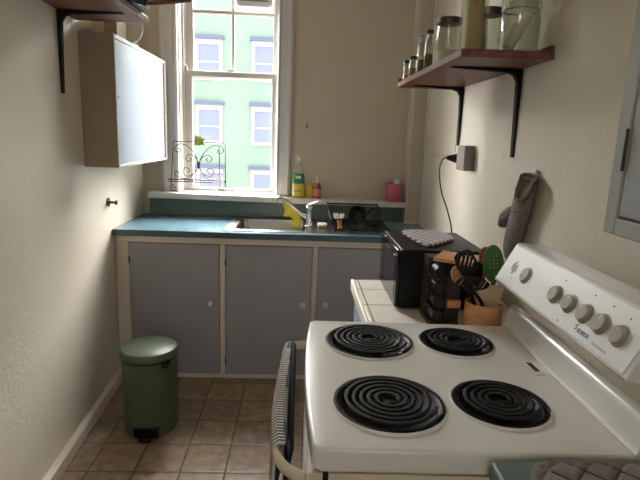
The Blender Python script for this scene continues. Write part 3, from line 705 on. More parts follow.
# ---------------------------------------------------------------- stove
ST = thing('stove', 'white enamel electric stove with four black coil burners', 'stove', (.036, .793, 0), math.radians(-1.25))
SW = .637; ZT = .915
bm = NB(); box(bm, .012, .01, .02, .655, SW - .01, .866); obj('body', bm, 'enamel2', ST, local=True, bevel=.003)
bm = NB()
fr_ = [(-.001 - .009 * v - .014 * (1 - (2 * v - 1) ** 2), .014 + (SW - .028) * v) for v in [k / 24 for k in range(25)]]
fr_ = [(.020, 0), (.007, .003)] + fr_ + [(-.002, SW - .004), (.010, SW)]
prism(bm, [(.592, 0)] + fr_ + [(.592, SW)], .868, ZT)
top = obj('cooktop', bm, 'enamel', ST, local=True)
be = top.modifiers.new('bv', 'BEVEL'); be.width = .012; be.segments = 4; be.limit_method = 'ANGLE'
SR = Matrix.Rotation(math.radians(1.25), 2)
def toloc(x, y):
    v = SR @ Vector((x - .036, y - .793)); return v.x, v.y
BN = [(.199, 1.275, .110), (.437, 1.279, .093), (.197, .951, .109), (.432, .956, .093)]
BL = [(*toloc(x, y), r) for x, y, r in BN]
cuts = []
Mst = world_of(ST)
for x, y, r in BL:
    c = NB(); cyl(c, Mst @ Vector((x, y, .88)), r - .008, .1, n=64); cuts.append(c)
carve(top, cuts)
# left edge lip & lower front edge line
for i, (x, y, r) in enumerate(BL):
    d = ['rear left', 'rear right', 'front left', 'front right'][i]
    bm = NB()
    lathe(bm, [(r + .006, ZT + .0002), (r + .004, ZT + .005), (r, ZT + .0055), (r - .005, ZT + .003), (r - .010, ZT - .004), (r - .03, ZT - .018), (.02, ZT - .022), (0, ZT - .022)], (x, y, 0), n=64)
    dp = obj('drip_pan', bm, 'pan', ST, local=True, solid=.0008)
    bm = NB(); lathe(bm, [(r + .0062, ZT + .0003), (r + .0105, ZT + .0003), (r + .009, ZT + .0025), (r + .0065, ZT + .0055), (r + .0062, ZT + .0003)], (x, y, 0), n=64)
    obj('burner_lip', bm, 'enamel', ST, local=True)
    # spiral coil
    turns = 5.2 if r > .1 else 4.3
    N = int(turns * 40); pts = []
    rmax = r - .013; rmin = .016
    for k in range(N + 1):
        f = k / N; a = -PI * .5 + 2 * PI * turns * f; rr = rmin + (rmax - rmin) * f
        pts.append((x + rr * math.cos(a), y + rr * math.sin(a), ZT + .0115))
    bm = NB(); tube(bm, pts, .0046, 8, flat=.75); obj('coil', bm, 'coil', ST, local=True)
    bm = NB()
    for k in range(3):
        a = k * 2 * PI / 3 + .5
        tube(bm, [(x + .012 * math.cos(a), y + .012 * math.sin(a), ZT + .0015), (x + (r - .004) * math.cos(a), y + (r - .004) * math.sin(a), ZT + .005)], .002, 6)
    cyl(bm, (x, y, ZT - .002), .013, .008, n=20, bev=.002)
    obj('coil_support', bm, 'blackmetal', ST, local=True)
# backguard and console
bm = NB(); prism(bm, [(.5925, .8755), (.5925, .9152), (.572, .9153), (.5745, .9185), (.5775, .926), (.584, .968), (.588, .978), (.597, .984), (.606, .985), (.606, .8755)], 0.0, SW, 'y'); obj('backguard_step', bm, 'enamel', ST, local=True, bevel=.002)
bm = NB(); prism(bm, [(.6065, .8755), (.6065, 1.04), (.668, 1.04), (.668, .8755)], .004, SW - .004, 'y'); obj('backguard', bm, 'enamel2', ST, local=True)
bm = NB(); prism(bm, [(.5345, 1.058), (.5375, 1.055), (.604, 1.0405), (.668, 1.0405), (.668, 1.166), (.598, 1.17), (.590, 1.167)], .006, SW + .009, 'y'); con = obj('console', bm, 'enamel', ST, local=True, bevel=.003)
e1 = Vector((.0545, 0, .108)); e1n = e1.normalized(); nrm = Vector((-e1n.z, 0, e1n.x))
O = Vector((.5352, SW - .004, 1.0600))
def con_pt(a, b, h=0.0):      # a up the face, b towards the viewer
    return O + e1n * a + Vector((0, -1, 0)) * b + nrm * h
def con_box(bm, a0, b0, a1, b1, h0, h1):
    vs = [bm.verts.new(con_pt(a, b, h)) for a in (a0, a1) for b in (b0, b1) for h in (h0, h1)]
    for f in ((0, 1, 3, 2), (4, 6, 7, 5), (0, 4, 5, 1), (2, 3, 7, 6), (0, 2, 6, 4), (1, 5, 7, 3)): bm.faces.new([vs[i] for i in f])
    bmesh.ops.recalc_face_normals(bm, faces=bm.faces)
bm = NB(); con_box(bm, .004, -.005, .115, .617, .0005, .0022); obj('control_plate', bm, 'panelwhite', ST, local=True, bevel=.0008)
bm = NB(); con_box(bm, .004, -.0085, .115, -.0058, .0005, .0028); obj('plate_edge', bm, 'black', ST, local=True)
for i, b in enumerate((.143, .309, .375, .439, .499, .560)):
    kr = .0195 if i else .0205
    bm = NB(); c = con_pt(.057, b, .0024)
    hh = .011 if i else .008
    lathe(bm, [(0, 0), (kr + .003, 0), (kr + .002, .003), (kr - .0005, .0035), (kr - .001, hh - .0015), (kr - .0025, hh), (0, hh)], c, nrm, n=28)
    kb = obj('control_knob' if i else 'timer_knob', bm, 'knob', ST, local=True)
    if i == 0:
        bm = NB(); cyl(bm, con_pt(.050, b - .004, .0106), .0022, .0006, nrm, 10); obj('pointer_dot', bm, 'darkmark', kb, local=True)
    else:
        bm = NB(); con_box(bm, .057 + kr * .3, b - .001, .057 + kr * .75, b + .001, .0136, .0141); obj('pointer_line', bm, 'whitelabel', kb, local=True)
        if False: pass
bm = NB()
def con_poly(bm, pts, h0=.0023, h1=.003):
    A = [bm.verts.new(con_pt(a, b, h0)) for a, b in pts]; B = [bm.verts.new(con_pt(a, b, h1)) for a, b in pts]; n = len(pts)
    bm.faces.new(A); bm.faces.new(B[::-1])
    for i in range(n): bm.faces.new([A[i], A[(i + 1) % n], B[(i + 1) % n], B[i]])
    bmesh.ops.recalc_face_normals(bm, faces=bm.faces)
con_poly(bm, [(.050, .048), (.046, .060), (.036, .066), (.044, .072), (.050, .082), (.064, .076), (.070, .080), (.068, .070), (.060, .066), (.074, .062), (.078, .066), (.074, .055), (.062, .046)])
obj('printed_clock_emblem', bm, 'grey', ST, local=True)
bm = NB()
for b, a in ((.313, .097), (.434, .100), (.500, .099), (.558, .094), (.08, .03), (.37, .012)): cyl(bm, con_pt(a, b, .0022), .0018, .0008, nrm, 10)
obj('indicator_dots', bm, 'darkmark', ST, local=True)
# maker's emblem and word: a hooked sign then a run of close-set capitals (too blurred in view to read)
bm = NB()
D = -.019; E_ = -.010; con_poly(bm, [(.037 + E_, .452 + D), (.041 + E_, .459 + D), (.039 + E_, .461 + D), (.034 + E_, .4535 + D)]); con_poly(bm, [(.029 + E_, .454 + D), (.034 + E_, .461 + D), (.032 + E_, .4635 + D), (.027 + E_, .456 + D)]); con_poly(bm, [(.034 + E_, .4565 + D), (.036 + E_, .459 + D), (.0315 + E_, .462 + D), (.0295 + E_, .4595 + D)])
obj('maker_emblem', bm, 'blueprint', ST, local=True)
bm = NB()
for k in range(7):
    b0 = .4475 + k * .0064; a0, a1 = .0165, .0255; w = .0048; s = .0014
    con_poly(bm, [(a0, b0), (a1, b0), (a1, b0 + s), (a0, b0 + s)])
    if k in (0, 1, 4): con_poly(bm, [(a1 - .002, b0 + s), (a1, b0 + s), (a1, b0 + w), (a1 - .002, b0 + w)]); con_poly(bm, [(a0, b0 + s), (a0 + .002, b0 + s), (a0 + .002, b0 + w), (a0, b0 + w)])
    if k in (0, 2, 3, 5): con_poly(bm, [(a0, b0 + w - s), (a1, b0 + w - s), (a1, b0 + w), (a0, b0 + w)])
    if k in (2, 4, 5, 6): con_poly(bm, [(.0202, b0 + s), (.0218, b0 + s), (.0218, b0 + w - s), (.0202, b0 + w - s)])
obj('maker_lettering', bm, 'blueprint', ST, local=True)
bm = NB(); P = []
for k in range(60):
    f = k / 59; P.append(con_pt(.0165 + .0022 * math.sin(f * 42), .505 + .05 * f + .0016 * math.cos(f * 42), .0026))
tube(bm, P, .0006, 5); obj('script_line', bm, 'greyprint', ST, local=True)
# vent slot on top
vx, vy = toloc(.583, 1.125)
bm = NB(); prism(bm, [(vx - .016, vy + .042), (vx + .012, vy + .036), (vx + .016, vy - .030), (vx - .008, vy - .036)], ZT, ZT + .0022); vt = obj('vent_plate', bm, 'enamel2', ST, local=True, bevel=.0005)
bm = NB(); prism(bm, [(vx - .007, vy + .032), (vx + .006, vy + .030), (vx + .008, vy - .016), (vx - .004, vy - .018)], ZT + .0022, ZT + .0028); obj('vent_slot', bm, 'black', vt, local=True)
# oven door, drawer, handle
bm = NB(); box(bm, -.018, .006, .245, .0115, SW - .006, .815); dr = obj('oven_door', bm, 'enamel', ST, local=True, bevel=.006)
bm = NB(); box(bm, -.0195, .09, .40, -.0182, SW - .09, .68); obj('door_glass', bm, 'blackgloss', dr, local=True, bevel=.0005)
bm = NB(); box(bm, -.012, .006, .04, .0115, SW - .006, .235); obj('storage_drawer', bm, 'enamel', ST, local=True, bevel=.006)
bm = NB(); box(bm, -.010, .006, .825, .0115, SW - .006, .864); obj('front_strip', bm, 'enamel', ST, local=True, bevel=.004)
hz = .845
HP = smooth_path([(-.012, .618, hz), (-.046, .608, hz), (-.064, .572, hz), (-.070, .45, hz), (-.071, .31, hz), (-.070, .17, hz), (-.067, .088, hz), (-.048, .042, hz), (-.012, .014, hz)], 8)
bm = NB(); tube(bm, HP, .0085, 12, flat=1.5)
hd = obj('oven_handle', bm, 'enamel2', ST, local=True)
# side trim seen below the cooktop on the near end
bm = NB(); box(bm, -.005, .0005, .10, .019, .0095, .8665); obj('side_strip', bm, 'enamel2', ST, local=True)
bm = NB(); box(bm, .0195, .004, .10, .029, .0095, .8665); obj('side_gap', bm, 'black', ST, local=True, label='black gap in the side')
bm = NB(); box(bm, .0295, .0003, .10, .64, .0095, .8665); obj('side_panel', bm, 'enamel2', ST, local=True)
for x in (.04, .60):
    for y in (.05, SW - .05):
        bm = NB(); cyl(bm, (x, y, 0.0005), .015, .019, n=16); obj('foot', bm, 'black', ST, local=True)
# towel over the handle
def hpt(y):
    best = min(HP, key=lambda p: abs(p.y - y)); return best
ts = .090; te = .585
def towelf(u, v):
    y = ts + (te - ts) * u
    # interpolate handle x
    x = -.071 + .010 * (abs(u - .5) * 2) ** 4
    s = (v - .46) * 2
    rr = .0145
    arc = .10
    zt = hz + .016
    wig = .0012 * math.sin(u * 55) + .0025 * math.sin(u * 9 + v * 3)
    if s < -arc:
        dz = (-s - arc); return (x - rr + .001 - .008 * dz + wig * .8, y + .012 * dz * math.sin(u * 5), zt - .008 - dz * .46)
    if s > arc:
        dz = (s - arc); return (x + rr - .001 + .002 * dz + wig * .2, y, zt - .008 - dz * .34)
    a = s / arc * PI / 2
    return (x + rr * math.sin(a) + wig * .6, y, zt - .008 + rr * math.cos(a) * .9)
bm = NB(); grid_surface(bm, towelf, 150, 40)
for v in bm.verts: v.co = Mst @ v.co
tw = obj('tea_towel', bm, 'towel', solid=.006, soffset=0)
tw.data.materials.append(M_['towel2'])
for p in tw.data.polygons:
    c = sum((tw.data.vertices[i].co for i in p.vertices), Vector()) / len(p.vertices)
    if c.x > .036 - .0545: p.material_index = 1
tag(tw, 'grey and cream striped towel draped over the stove handle', 'towel')

# ---------------------------------------------------------------- tiled counter beyond the stove
t = thing('tiled_counter', 'low cupboard with white tiled top between stove and sink', 'cabinet', (.5, 1.78, 0))
bm = NB(); box(bm, .252, 1.452, .002, XR - .003, 2.095, .808); obj('body', bm, 'bluedoor', t, bevel=.002)  # bluish window light put into the body colour
bm = NB(); box(bm, .247, 1.448, .8085, XR - .002, 2.109, .85); obj('tiled_top', bm, 'whitetile', t, bevel=.002)
bm = NB(); box(bm, .232, 1.448, .806, .2465, 2.109, .853); obj('edge_tile', bm, 'edge', t, bevel=.005, seg=3)
bm = NB(); tube(bm, smooth_path([(.2515, 1.60, .74), (.232, 1.60, .745), (.232, 1.60, .70), (.2515, 1.60, .695)], 5), .004, 8); obj('handle', bm, 'chrome', t)

# microwave
M_['coil2b'] = mat('dark_key_grey', (34, 34, 36), .4)
t = thing('microwave', 'black microwave oven on the white tiled counter', 'microwave', (.49, 1.91, .85))
mx0, mx1, my0, my1, mz0, mz1 = .366, .672, 1.728, 2.10, .857, 1.072
bm = NB(); box(bm, mx0, my0, mz0, mx1, my1, mz1); obj('casing', bm, mat('microwave_casing', (10, 9, 8), .4, spec=.22), t, bevel=.004)
bm = NB(); box(bm, mx0 - .014, my0 + .002, mz0 + .002, mx0 - .0005, my1 - .105, mz1 - .002); dd_ = obj('door', bm, 'blackgloss', t, bevel=.003)
bm = NB(); box(bm, mx0 - .0152, my0 + .03, mz0 + .03, mx0 - .0142, my1 - .14, mz1 - .03); obj('door_window', bm, mat('dark_glass', (40, 44, 48), .05), dd_, bevel=.0003)
bm = NB(); box(bm, mx0 - .012, my1 - .103, mz0 + .002, mx0 - .0005, my1 - .002, mz1 - .002); cp = obj('control_panel', bm, 'blackgloss', t, bevel=.003)
for r in range(4):
    for c in range(3):
        bm = NB(); box(bm, mx0 - .0135, my1 - .09 + c * .026, mz0 + .03 + r * .026, mx0 - .0122, my1 - .07 + c * .026, mz0 + .048 + r * .026); obj('button', bm, 'coil2b', cp, bevel=.0003)
bm = NB(); box(bm, mx0 - .0155, my0 + .008, mz1 - .02, mx0 - .0143, my0 + .020, mz1 - .014); obj('badge', bm, 'whitelabel', dd_, smooth=False)
for x in (mx0 + .03, mx1 - .03):
    for y in (my0 + .03, my1 - .03):
        bm = NB(); cyl(bm, (x, y, .8505), .012, .0065, n=16); obj('foot', bm, 'black', t)
# pot holder on it
def pad(name, label, pts, z, th, m, seam=True):
    bm = NB(); P = smooth_path([(x, y, 0) for x, y in pts], 6, True)
    prism(bm, [(p.x, p.y) for p in P], z, z + th); return tag(obj(name, bm, m, bevel=th * .4, seg=3), label, 'pot holder')
pad('pot_holder', 'folded grey striped pot holder lying on top of the microwave', [(.425, 2.00), (.437, 2.06), (.50, 2.085), (.60, 2.05), (.612, 1.93), (.585, 1.885), (.50, 1.80), (.462, 1.79), (.446, 1.86)], 1.0725, .012, 'padgrey')
# socket, adapter, plug and cord
t = thing('wall_socket', 'white wall socket with grey timer box above the microwave', 'socket', (XR, 2.47, 1.39))
bm = NB(); box(bm, XR - .009, 2.455, 1.352, XR - .0005, 2.60, 1.435); obj('face_plate', bm, 'whitelabel', t, bevel=.003)
bm = NB(); box(bm, XR - .050, 2.325, 1.322, XR - .0005, 2.44, 1.438); obj('timer_box', bm, 'grey', t, bevel=.005, seg=3)
bm = NB()
lathe(bm, [(0, 0), (.022, 0), (.025, .02), (.018, .045), (.009, .075), (0, .075)], (XR - .0095, 2.50, 1.372), (-1, -.15, .05), 16)
P = smooth_path([(XR - .06, 2.494, 1.376), (XR - .10, 2.485, 1.370), (XR - .128, 2.44, 1.32), (XR - .13, 2.38, 1.23), (XR - .118, 2.30, 1.15), (XR - .112, 2.23, 1.08), (XR - .115, 2.17, 1.00), (XR - .125, 2.115, .96)], 8)
tube(bm, P, .0035, 8); tag(obj('power_cord', bm, 'black'), 'black plug and power cord running from the socket to the microwave', 'cord')

# spice rack
t = thing('spice_rack', 'wooden spice rack with a square top beside the microwave', 'rack', (.50, 1.63, .85))
sc = Vector((.530, 1.63)); ang = math.radians(-16)
def sq(c, h, a): return [(c.x + h * math.cos(a + PI / 4 + k * PI / 2) * 1.414, c.y + h * math.sin(a + PI / 4 + k * PI / 2) * 1.414) for k in range(4)]
M_['coil2'] = mat('lid_grey_print', (62, 62, 60), .6); M_['darkwood'] = wood('dark_brown_wood', (38, 28, 22), (56, 42, 32))
bm = NB(); prism(bm, [(.438, 1.579), (.551, 1.514), (.616, 1.627), (.503, 1.692)], 1.070, 1.082); obj('top_board', bm, 'bamboo', t, bevel=.002)
bm = NB(); prism(bm, [(.438, 1.552), (.536, 1.562), (.536, 1.70), (.438, 1.70)], .8505, .868); obj('base_board', bm, 'darkwood', t, bevel=.002)
bm = NB(); prism(bm, [(.4885, 1.575), (.536, 1.575), (.536, 1.70), (.4885, 1.70)], .8685, 1.0675); obj('column', bm, 'darkwood', t, bevel=.001)
for z in (.918,):
    bm = NB(); box(bm, .492, 1.557, z, .536, 1.5745, z + .026); obj('drawer_front', bm, 'bamboo', t, bevel=.002)
for k in range(3):
    bm = NB(); z = .9139 + k * .0485; prism(bm, [(.440, 1.560), (.488, 1.560), (.488, 1.64), (.440, 1.64)], z, z + .0022); obj('shelf_board', bm, 'darkwood', t)
bm = NB(); box(bm, .440, 1.6405, .8685, .488, 1.70, 1.0675); obj('back_block', bm, 'darkwood', t)
first = None; dv = Vector((0, 1, 0))
for k in range(4):
    z = .8912 + k * .0485; c = Vector((.464, 1.552))
    if first is None:
        first = thing('spice_pot', 'bottom black lidded spice pot lying in the wooden rack', 'jar', (c.x, c.y, z), group='black spice pots in the rack')
        bm = NB(); lathe(bm, [(0, 0), (.021, 0), (.0222, .002), (.0222, .018), (.0, .018)], (0, 0, 0), dv, 24); obj('lid', bm, 'black', first, local=True)
        bm = NB(); lathe(bm, [(0, .0183), (.020, .0183), (.0208, .022), (.0208, .06), (0, .06)], (0, 0, 0), dv, 24); obj('jar_body', bm, 'black', first, local=True)
        bm = NB()
        for q in (-1, 0, 1): tube(bm, [(q * .008 - .003, -.0006, .012), (q * .008 + .004, -.0006, -.012)], .0008, 5)
        obj('lid_marking', bm, 'coil2', first, local=True)
    else:
        o = dup(first); o.location = (c.x, c.y, z)
        o['label'] = ['', 'black lidded spice pot in the rack, second from the bottom', 'black lidded spice pot in the rack, third from the bottom', 'top black lidded spice pot, just under the rack top'][k]

# utensil crock
cx_, cy_ = .594, 1.512
t = thing('utensil_holder', 'round bamboo utensil holder behind the stove', 'utensil holder', (cx_, cy_, .85))
bm = NB(); lathe(bm, [(0, 0), (.056, 0), (.0575, .002), (.0575, .106), (.055, .108), (.052, .106), (.051, .008), (0, .008)], (cx_, cy_, .8505), n=44); obj('holder_body', bm, 'bamboo', t)
# utensils: heads as flat rounded blades with real holes
def blade(name, label, base, tip_c, w, h, lean, m, slots=None, th=.003, handle_m=None, outline=None, hr=.005, tilt=0.0, cat='utensil', hook=None):
    """base: point in the crock; tip_c: centre of head; blade faces the viewer (-y)"""
    t = thing(name, label, cat, base)
    ca, sa = math.cos(lean), math.sin(lean); ct, st = math.cos(tilt), math.sin(tilt)
    c = Vector(tip_c)
    def L(x, z, y=0): # local blade coords -> world
        X = x * ca + z * sa; Z = -x * sa + z * ca
        return c + Vector((X, y * ct + Z * st, Z * ct - y * st))
    out = outline or [(w * math.cos(a), h * math.sin(a)) for a in [k * 2 * PI / 28 for k in range(28)]]
    bm = NB(); A = [bm.verts.new(L(x, z, -th / 2)) for x, z in out]; B = [bm.verts.new(L(x, z, th / 2)) for x, z in out]; n = len(out)
    bm.faces.new(A); bm.faces.new(B[::-1])
    for i in range(n): bm.faces.new([A[i], A[(i + 1) % n], B[(i + 1) % n], B[i]])
    bmesh.ops.recalc_face_normals(bm, faces=bm.faces)
    hd = obj('head', bm, m, t)
    if slots:
        cuts = []
        for x0, z0, x1, z1, sw in slots:
            d = Vector((x1 - x0, z1 - z0)); d.normalize(); nn = Vector((-d.y, d.x)) * sw
            q = [(x0 + nn.x, z0 + nn.y), (x1 + nn.x, z1 + nn.y), (x1 - nn.x, z1 - nn.y), (x0 - nn.x, z0 - nn.y)]
            cb = NB(); A = [cb.verts.new(L(x, z, -.02)) for x, z in q]; B = [cb.verts.new(L(x, z, .02)) for x, z in q]
            cb.faces.new(A); cb.faces.new(B[::-1])
            for i in range(4): cb.faces.new([A[i], A[(i + 1) % 4], B[(i + 1) % 4], B[i]])
            bmesh.ops.recalc_face_normals(cb, faces=cb.faces); cuts.append(cb)
        carve(hd, cuts)
    bot = L(0, -h * .93)
    bm = NB(); tube(bm, smooth_path([Vector(base), Vector(base).lerp(bot, .6), bot, L(0, -h * .6)] if hook is None else [Vector(base), hook, bot, L(0, -h * .6)], 5), hr, 10); obj('handle', bm, handle_m or m, t)
    return t
zb = .862
turner_out = [(-.024, -.036), (.024, -.036), (.032, -.01), (.022, .032), (.012, .042), (-.022, .040), (-.034, .030), (-.035, -.0)]
blade('slotted_turner', 'black slotted turner standing tallest in the utensil holder', (.585, 1.505, zb), (.515, 1.475, 1.092), .03, .038, math.radians(-20), 'black', hook=(.556, 1.508, .962), slots=
      [(-.026, -.004, -.010, .024, .0024), (-.015, -.012, .004, .024, .0026), (-.003, -.016, .015, .018, .0026), (.009, -.016, .021, .004, .0024)], outline=turner_out, hr=.005, cat='spatula')
mash_out = [(.052 * math.cos(a), .022 * math.sin(a)) for a in [k * 2 * PI / 30 for k in range(30)]]
blade('slotted_skimmer', 'black oval slotted skimmer in front of the other utensils', (.600, 1.495, zb), (.530, 1.452, 1.034), .052, .022, math.radians(4), 'black', hook=(.574, 1.474, .962), slots=
      [(-.042 + k * .012, -.012, -.030 + k * .012, .012, .0024) for k in range(7)], outline=mash_out, hr=.0055, cat='skimmer')
bm = NB(); tube(bm, smooth_path([(.572, 1.500, .862), (.556, 1.489, .962), (.512, 1.466, 1.01)], 6), .004, 8); tag(obj('black_spoon_handle', bm, 'black'), 'thin black utensil handle at the left of the holder', 'utensil')
blade('green_slotted_spoon', 'green plastic spoon with small holes in the utensil holder', (.600, 1.545, zb), (.614, 1.520, 1.080), .034, .062, math.radians(-8), 'greenplastic',
      [(x, z, x + .003, z + .001, .0017) for x in (-.012, 0, .011) for z in (-.012, .0, .012, .024)], hr=.007, cat='spoon')
blade('brown_wooden_spoon', 'reddish brown wooden spoon peeking out behind the green spoon', (.592, 1.556, zb), (.600, 1.552, 1.098), .022, .030, math.radians(-6), 'redwood', hr=.005, th=.006, cat='spoon')
blade('wooden_spoon', 'wooden spoon leaning left behind the black skimmer', (.575, 1.538, zb), (.498, 1.50, 1.045), .020, .030, math.radians(-22), 'bamboo', hook=(.560, 1.526, .962), hr=.0045, th=.007, cat='spoon')
spat = [(-.018, -.05), (.018, -.05), (.030, .035), (.024, .044), (-.024, .046), (-.029, .036)]
blade('wide_wooden_spatula', 'wide pale wooden spatula at the right of the holder', (.615, 1.520, zb), (.618, 1.508, .968), .026, .045, math.radians(3), 'lightwood', outline=spat, hr=.007, th=.006, cat='spatula')
sp2 = [(-.010, -.05), (.010, -.05), (.019, .03), (.010, .046), (-.004, .042), (-.015, .02)]
blade('narrow_wooden_spatula', 'narrow pale wooden spatula in the middle of the holder', (.588, 1.512, zb), (.578, 1.498, .985), .014, .045, math.radians(6), 'lightwood', outline=sp2, hr=.005, th=.006, cat='spatula')
blade('slim_wooden_stick', 'slim pale wooden stick at the left of the holder', (.575, 1.530, zb), (.572, 1.530, .968), .009, .042, math.radians(-6), 'lightwood', outline=[(-.006, -.045), (.006, -.045), (.009, .03), (-.008, .04)], hr=.0045, th=.005, cat='utensil')

# ---------------------------------------------------------------- oven mitt on the right wall
t = thing('oven_mitt', 'grey brown quilted oven mitt hanging cuff up on the right wall', 'oven mitt', (XR, 1.69, 1.35))
bm = NB()
# rings down the mitt: centre (y, z), half width along y, half thickness along x, centre x
spine = [(1.672, 1.352, .060, .026, .766), (1.678, 1.325, .060, .029, .765), (1.688, 1.285, .055, .029, .766), (1.700, 1.25, .057, .028, .768), (1.712, 1.21, .060, .027, .770), (1.728, 1.17, .061, .026, .771), (1.748, 1.13, .059, .025, .772), (1.766, 1.09, .054, .023, .774), (1.782, 1.055, .040, .018, .777), (1.790, 1.033, .014, .010, .780)]
NR = 32; rings = []
def cut_z(k, i):
    a = 2 * PI * k / NR; f = max(0, -math.sin(a))
    return (-.075 * f ** .7 + .008 * max(0, math.sin(a))) * (1, .55, .15)[i] if i < 3 else 0
for i, (y, z, w, th, x) in enumerate(spine):
    ring = []; w *= .84; y += .010; z = 1.352 - (1.352 - z) * .97 - .012
    for k in range(NR):
        a = 2 * PI * k / NR
        pk = 1 + .05 * math.sin(k * 2.2 + i * 1.9) + .03 * math.sin(i * 2.6)
        ring.append(bm.verts.new((min(x + th * pk * math.sin(a), XR - .004), y + w * (1 + .03 * math.sin(i * 3.1)) * math.cos(a), z + .008 * math.cos(a) + cut_z(k, i) * 1.0)))
    rings.append(ring)
for a, b in zip(rings, rings[1:]):
    for k in range(NR): bm.faces.new([a[k], a[(k + 1) % NR], b[(k + 1) % NR], b[k]])
bm.faces.new(rings[-1])
bmesh.ops.recalc_face_normals(bm, faces=bm.faces)
rim_pts = [tuple(v.co) for v in rings[0]]
mt = obj('mitt_body', bm, 'mitt', t, subsurf=1, solid=.004, soffset=-1, angle=80)
bm = NB()
tube(bm, smooth_path([(.770, 1.765, 1.215), (.768, 1.80, 1.200), (.766, 1.838, 1.180), (.768, 1.850, 1.145)], 5), .02, 14, radii=[.024 + .003 * math.sin(i * .4) for i in range(14)] + [.020, .012])
mth = obj('mitt_thumb', bm, 'mitt', t, subsurf=1, angle=80)
bm = NB(); tube(bm, rim_pts, .0065, 8, True); obj('cuff_binding', bm, mat('grey_binding', (98, 86, 78), .9, bump=.6, bscale=200), t)
bm = NB(); vs = [bm.verts.new((p[0] + (.766 - p[0]) * .12, p[1] + (1.682 - p[1]) * .12, p[2] - .016)) for p in rim_pts]; vb = [bm.verts.new(v.co + Vector((0, 0, -.004))) for v in vs]
bm.faces.new(vs); bm.faces.new(vb[::-1])
for k in range(len(vs)): bm.faces.new([vs[k], vs[(k + 1) % len(vs)], vb[(k + 1) % len(vs)], vb[k]])
obj('cuff_lining', bm, 'lining', t, smooth=False)
bm = NB(); tube(bm, smooth_path([(.788, 1.668, 1.345), (.790, 1.662, 1.366), (.790, 1.676, 1.368), (.788, 1.682, 1.345)], 5), .002, 6); obj('hanging_loop', bm, 'mitt', t)
bm = NB(); cyl(bm, (XR - .0005, 1.669, 1.362), .004, .014, (-1, 0, 0), 10); tag(obj('mitt_hook', bm, 'steel'), 'little metal hook holding the oven mitt on the wall', 'hook')

# ---------------------------------------------------------------- cabinet upper right
t = thing('hanging_cabinet', 'grey painted hanging cabinet at the right edge above the stove', 'cabinet', (.73, .6, 1.271))
X0 = .66
bm = NB(); box(bm, X0 + .018, .2, 1.272, XR - .001, 1.058, 1.98); obj('body', bm, 'greycab', t, bevel=.002)
bm = NB(); box(bm, X0, 1.02, 1.272, X0 + .0178, 1.058, 1.98); box(bm, X0, .2, 1.272, X0 + .0178, .24, 1.98); box(bm, X0, .24, 1.272, X0 + .0178, 1.02, 1.308); box(bm, X0, .24, 1.94, X0 + .0178, 1.02, 1.98)
obj('face_frame', bm, 'greycab', t, bevel=.003)
bm = NB(); box(bm, X0 + .003, .243, 1.312, X0 + .0176, 1.016, 1.937); d = obj('door', bm, mat('grey_door_paint', (156, 160, 162), .45, var=.04), t, bevel=.003)
bm = NB(); cyl(bm, (X0 - .003, 1.018, 1.405), .0035, .085, n=10); obj('hinge', bm, 'lid', d)

# ---------------------------------------------------------------- counter nearest the viewer
t = thing('side_counter', 'green laminate counter nearest the viewer at the bottom right', 'counter', (.57, .4, 0))
bm = NB(); prism(bm, [(.330, .10), (.344, .771), (XR - .002, .780), (XR - .002, .10)], .872, .911); obj('worktop', bm, 'tealdark', t, bevel=.006, seg=3)
bm = NB(); box(bm, .355, .12, .002, XR - .003, .762, .8715); obj('body', bm, 'cream', t, bevel=.002)
# quilted pot holder on it
t = thing('quilted_pot_holder', 'brown grey quilted pot holder on the green counter', 'pot holder', (.5, .66, .911))
out = rrect(.392, .50, .625, .752, .055, 8)
def padz(x, y):
    a = (x + y) * .7071; b = (x - y) * .7071; p = .043
    fa = abs(((a / p) % 1) - .5) * 2; fb = abs(((b / p) % 1) - .5) * 2
    return .014 - .006 * (max(fa, fb) ** 4)
def inside(x, y, m=0):
    x0_, y0_, x1_, y1_, r = .392 + m, .50 + m, .625 - m, .752 - m, .055
    cx2 = min(max(x, x0_ + r), x1_ - r); cy2 = min(max(y, y0_ + r), y1_ - r)
    return math.hypot(x - cx2, y - cy2) <= r
def padf(u, v):
    x = .392 + .233 * u; y = .50 + .252 * v
    cx2 = min(max(x, .447), .570); cy2 = min(max(y, .555), .697); d = math.hypot(x - cx2, y - cy2)
    if d > .055: x = cx2 + (x - cx2) / d * .055; y = cy2 + (y - cy2) / d * .055
    return (x, y, .9115 + padz(x, y))
bm = NB(); grid_surface(bm, padf, 110, 110); bmesh.ops.remove_doubles(bm, verts=bm.verts, dist=.00002)
bmesh.ops.recalc_face_normals(bm, faces=bm.faces)
q = obj('quilted_face', bm, 'quilt', t, solid=.002, soffset=0, angle=80)
# dark stitching lines follow the seams
bm = NB(); p = .043
for fam in (0, 1):
    for k in range(-40, 60):
        c0 = (k + .0) * p
        pts = []
        for s in range(-60, 100):
            o_ = s * .01
            if fam == 0: a_, b_ = c0, o_
            else: a_, b_ = o_, c0
            x = (a_ + b_) * .7071; y = (a_ - b_) * .7071
            if inside(x, y, .012): pts.append((x, y, .9115 + padz(x, y) + .0018))
        if len(pts) > 1: tube(bm, pts, .0028, 6)
obj('stitching', bm, 'quiltseam', t)
bm = NB(); tube(bm, [(x, y, .9195) for x, y in rrect(.393, .501, .624, .751, .054, 8)], .0068, 10, True); obj('edge_binding', bm, mat('taupe_binding', (118, 106, 104), .9), t)

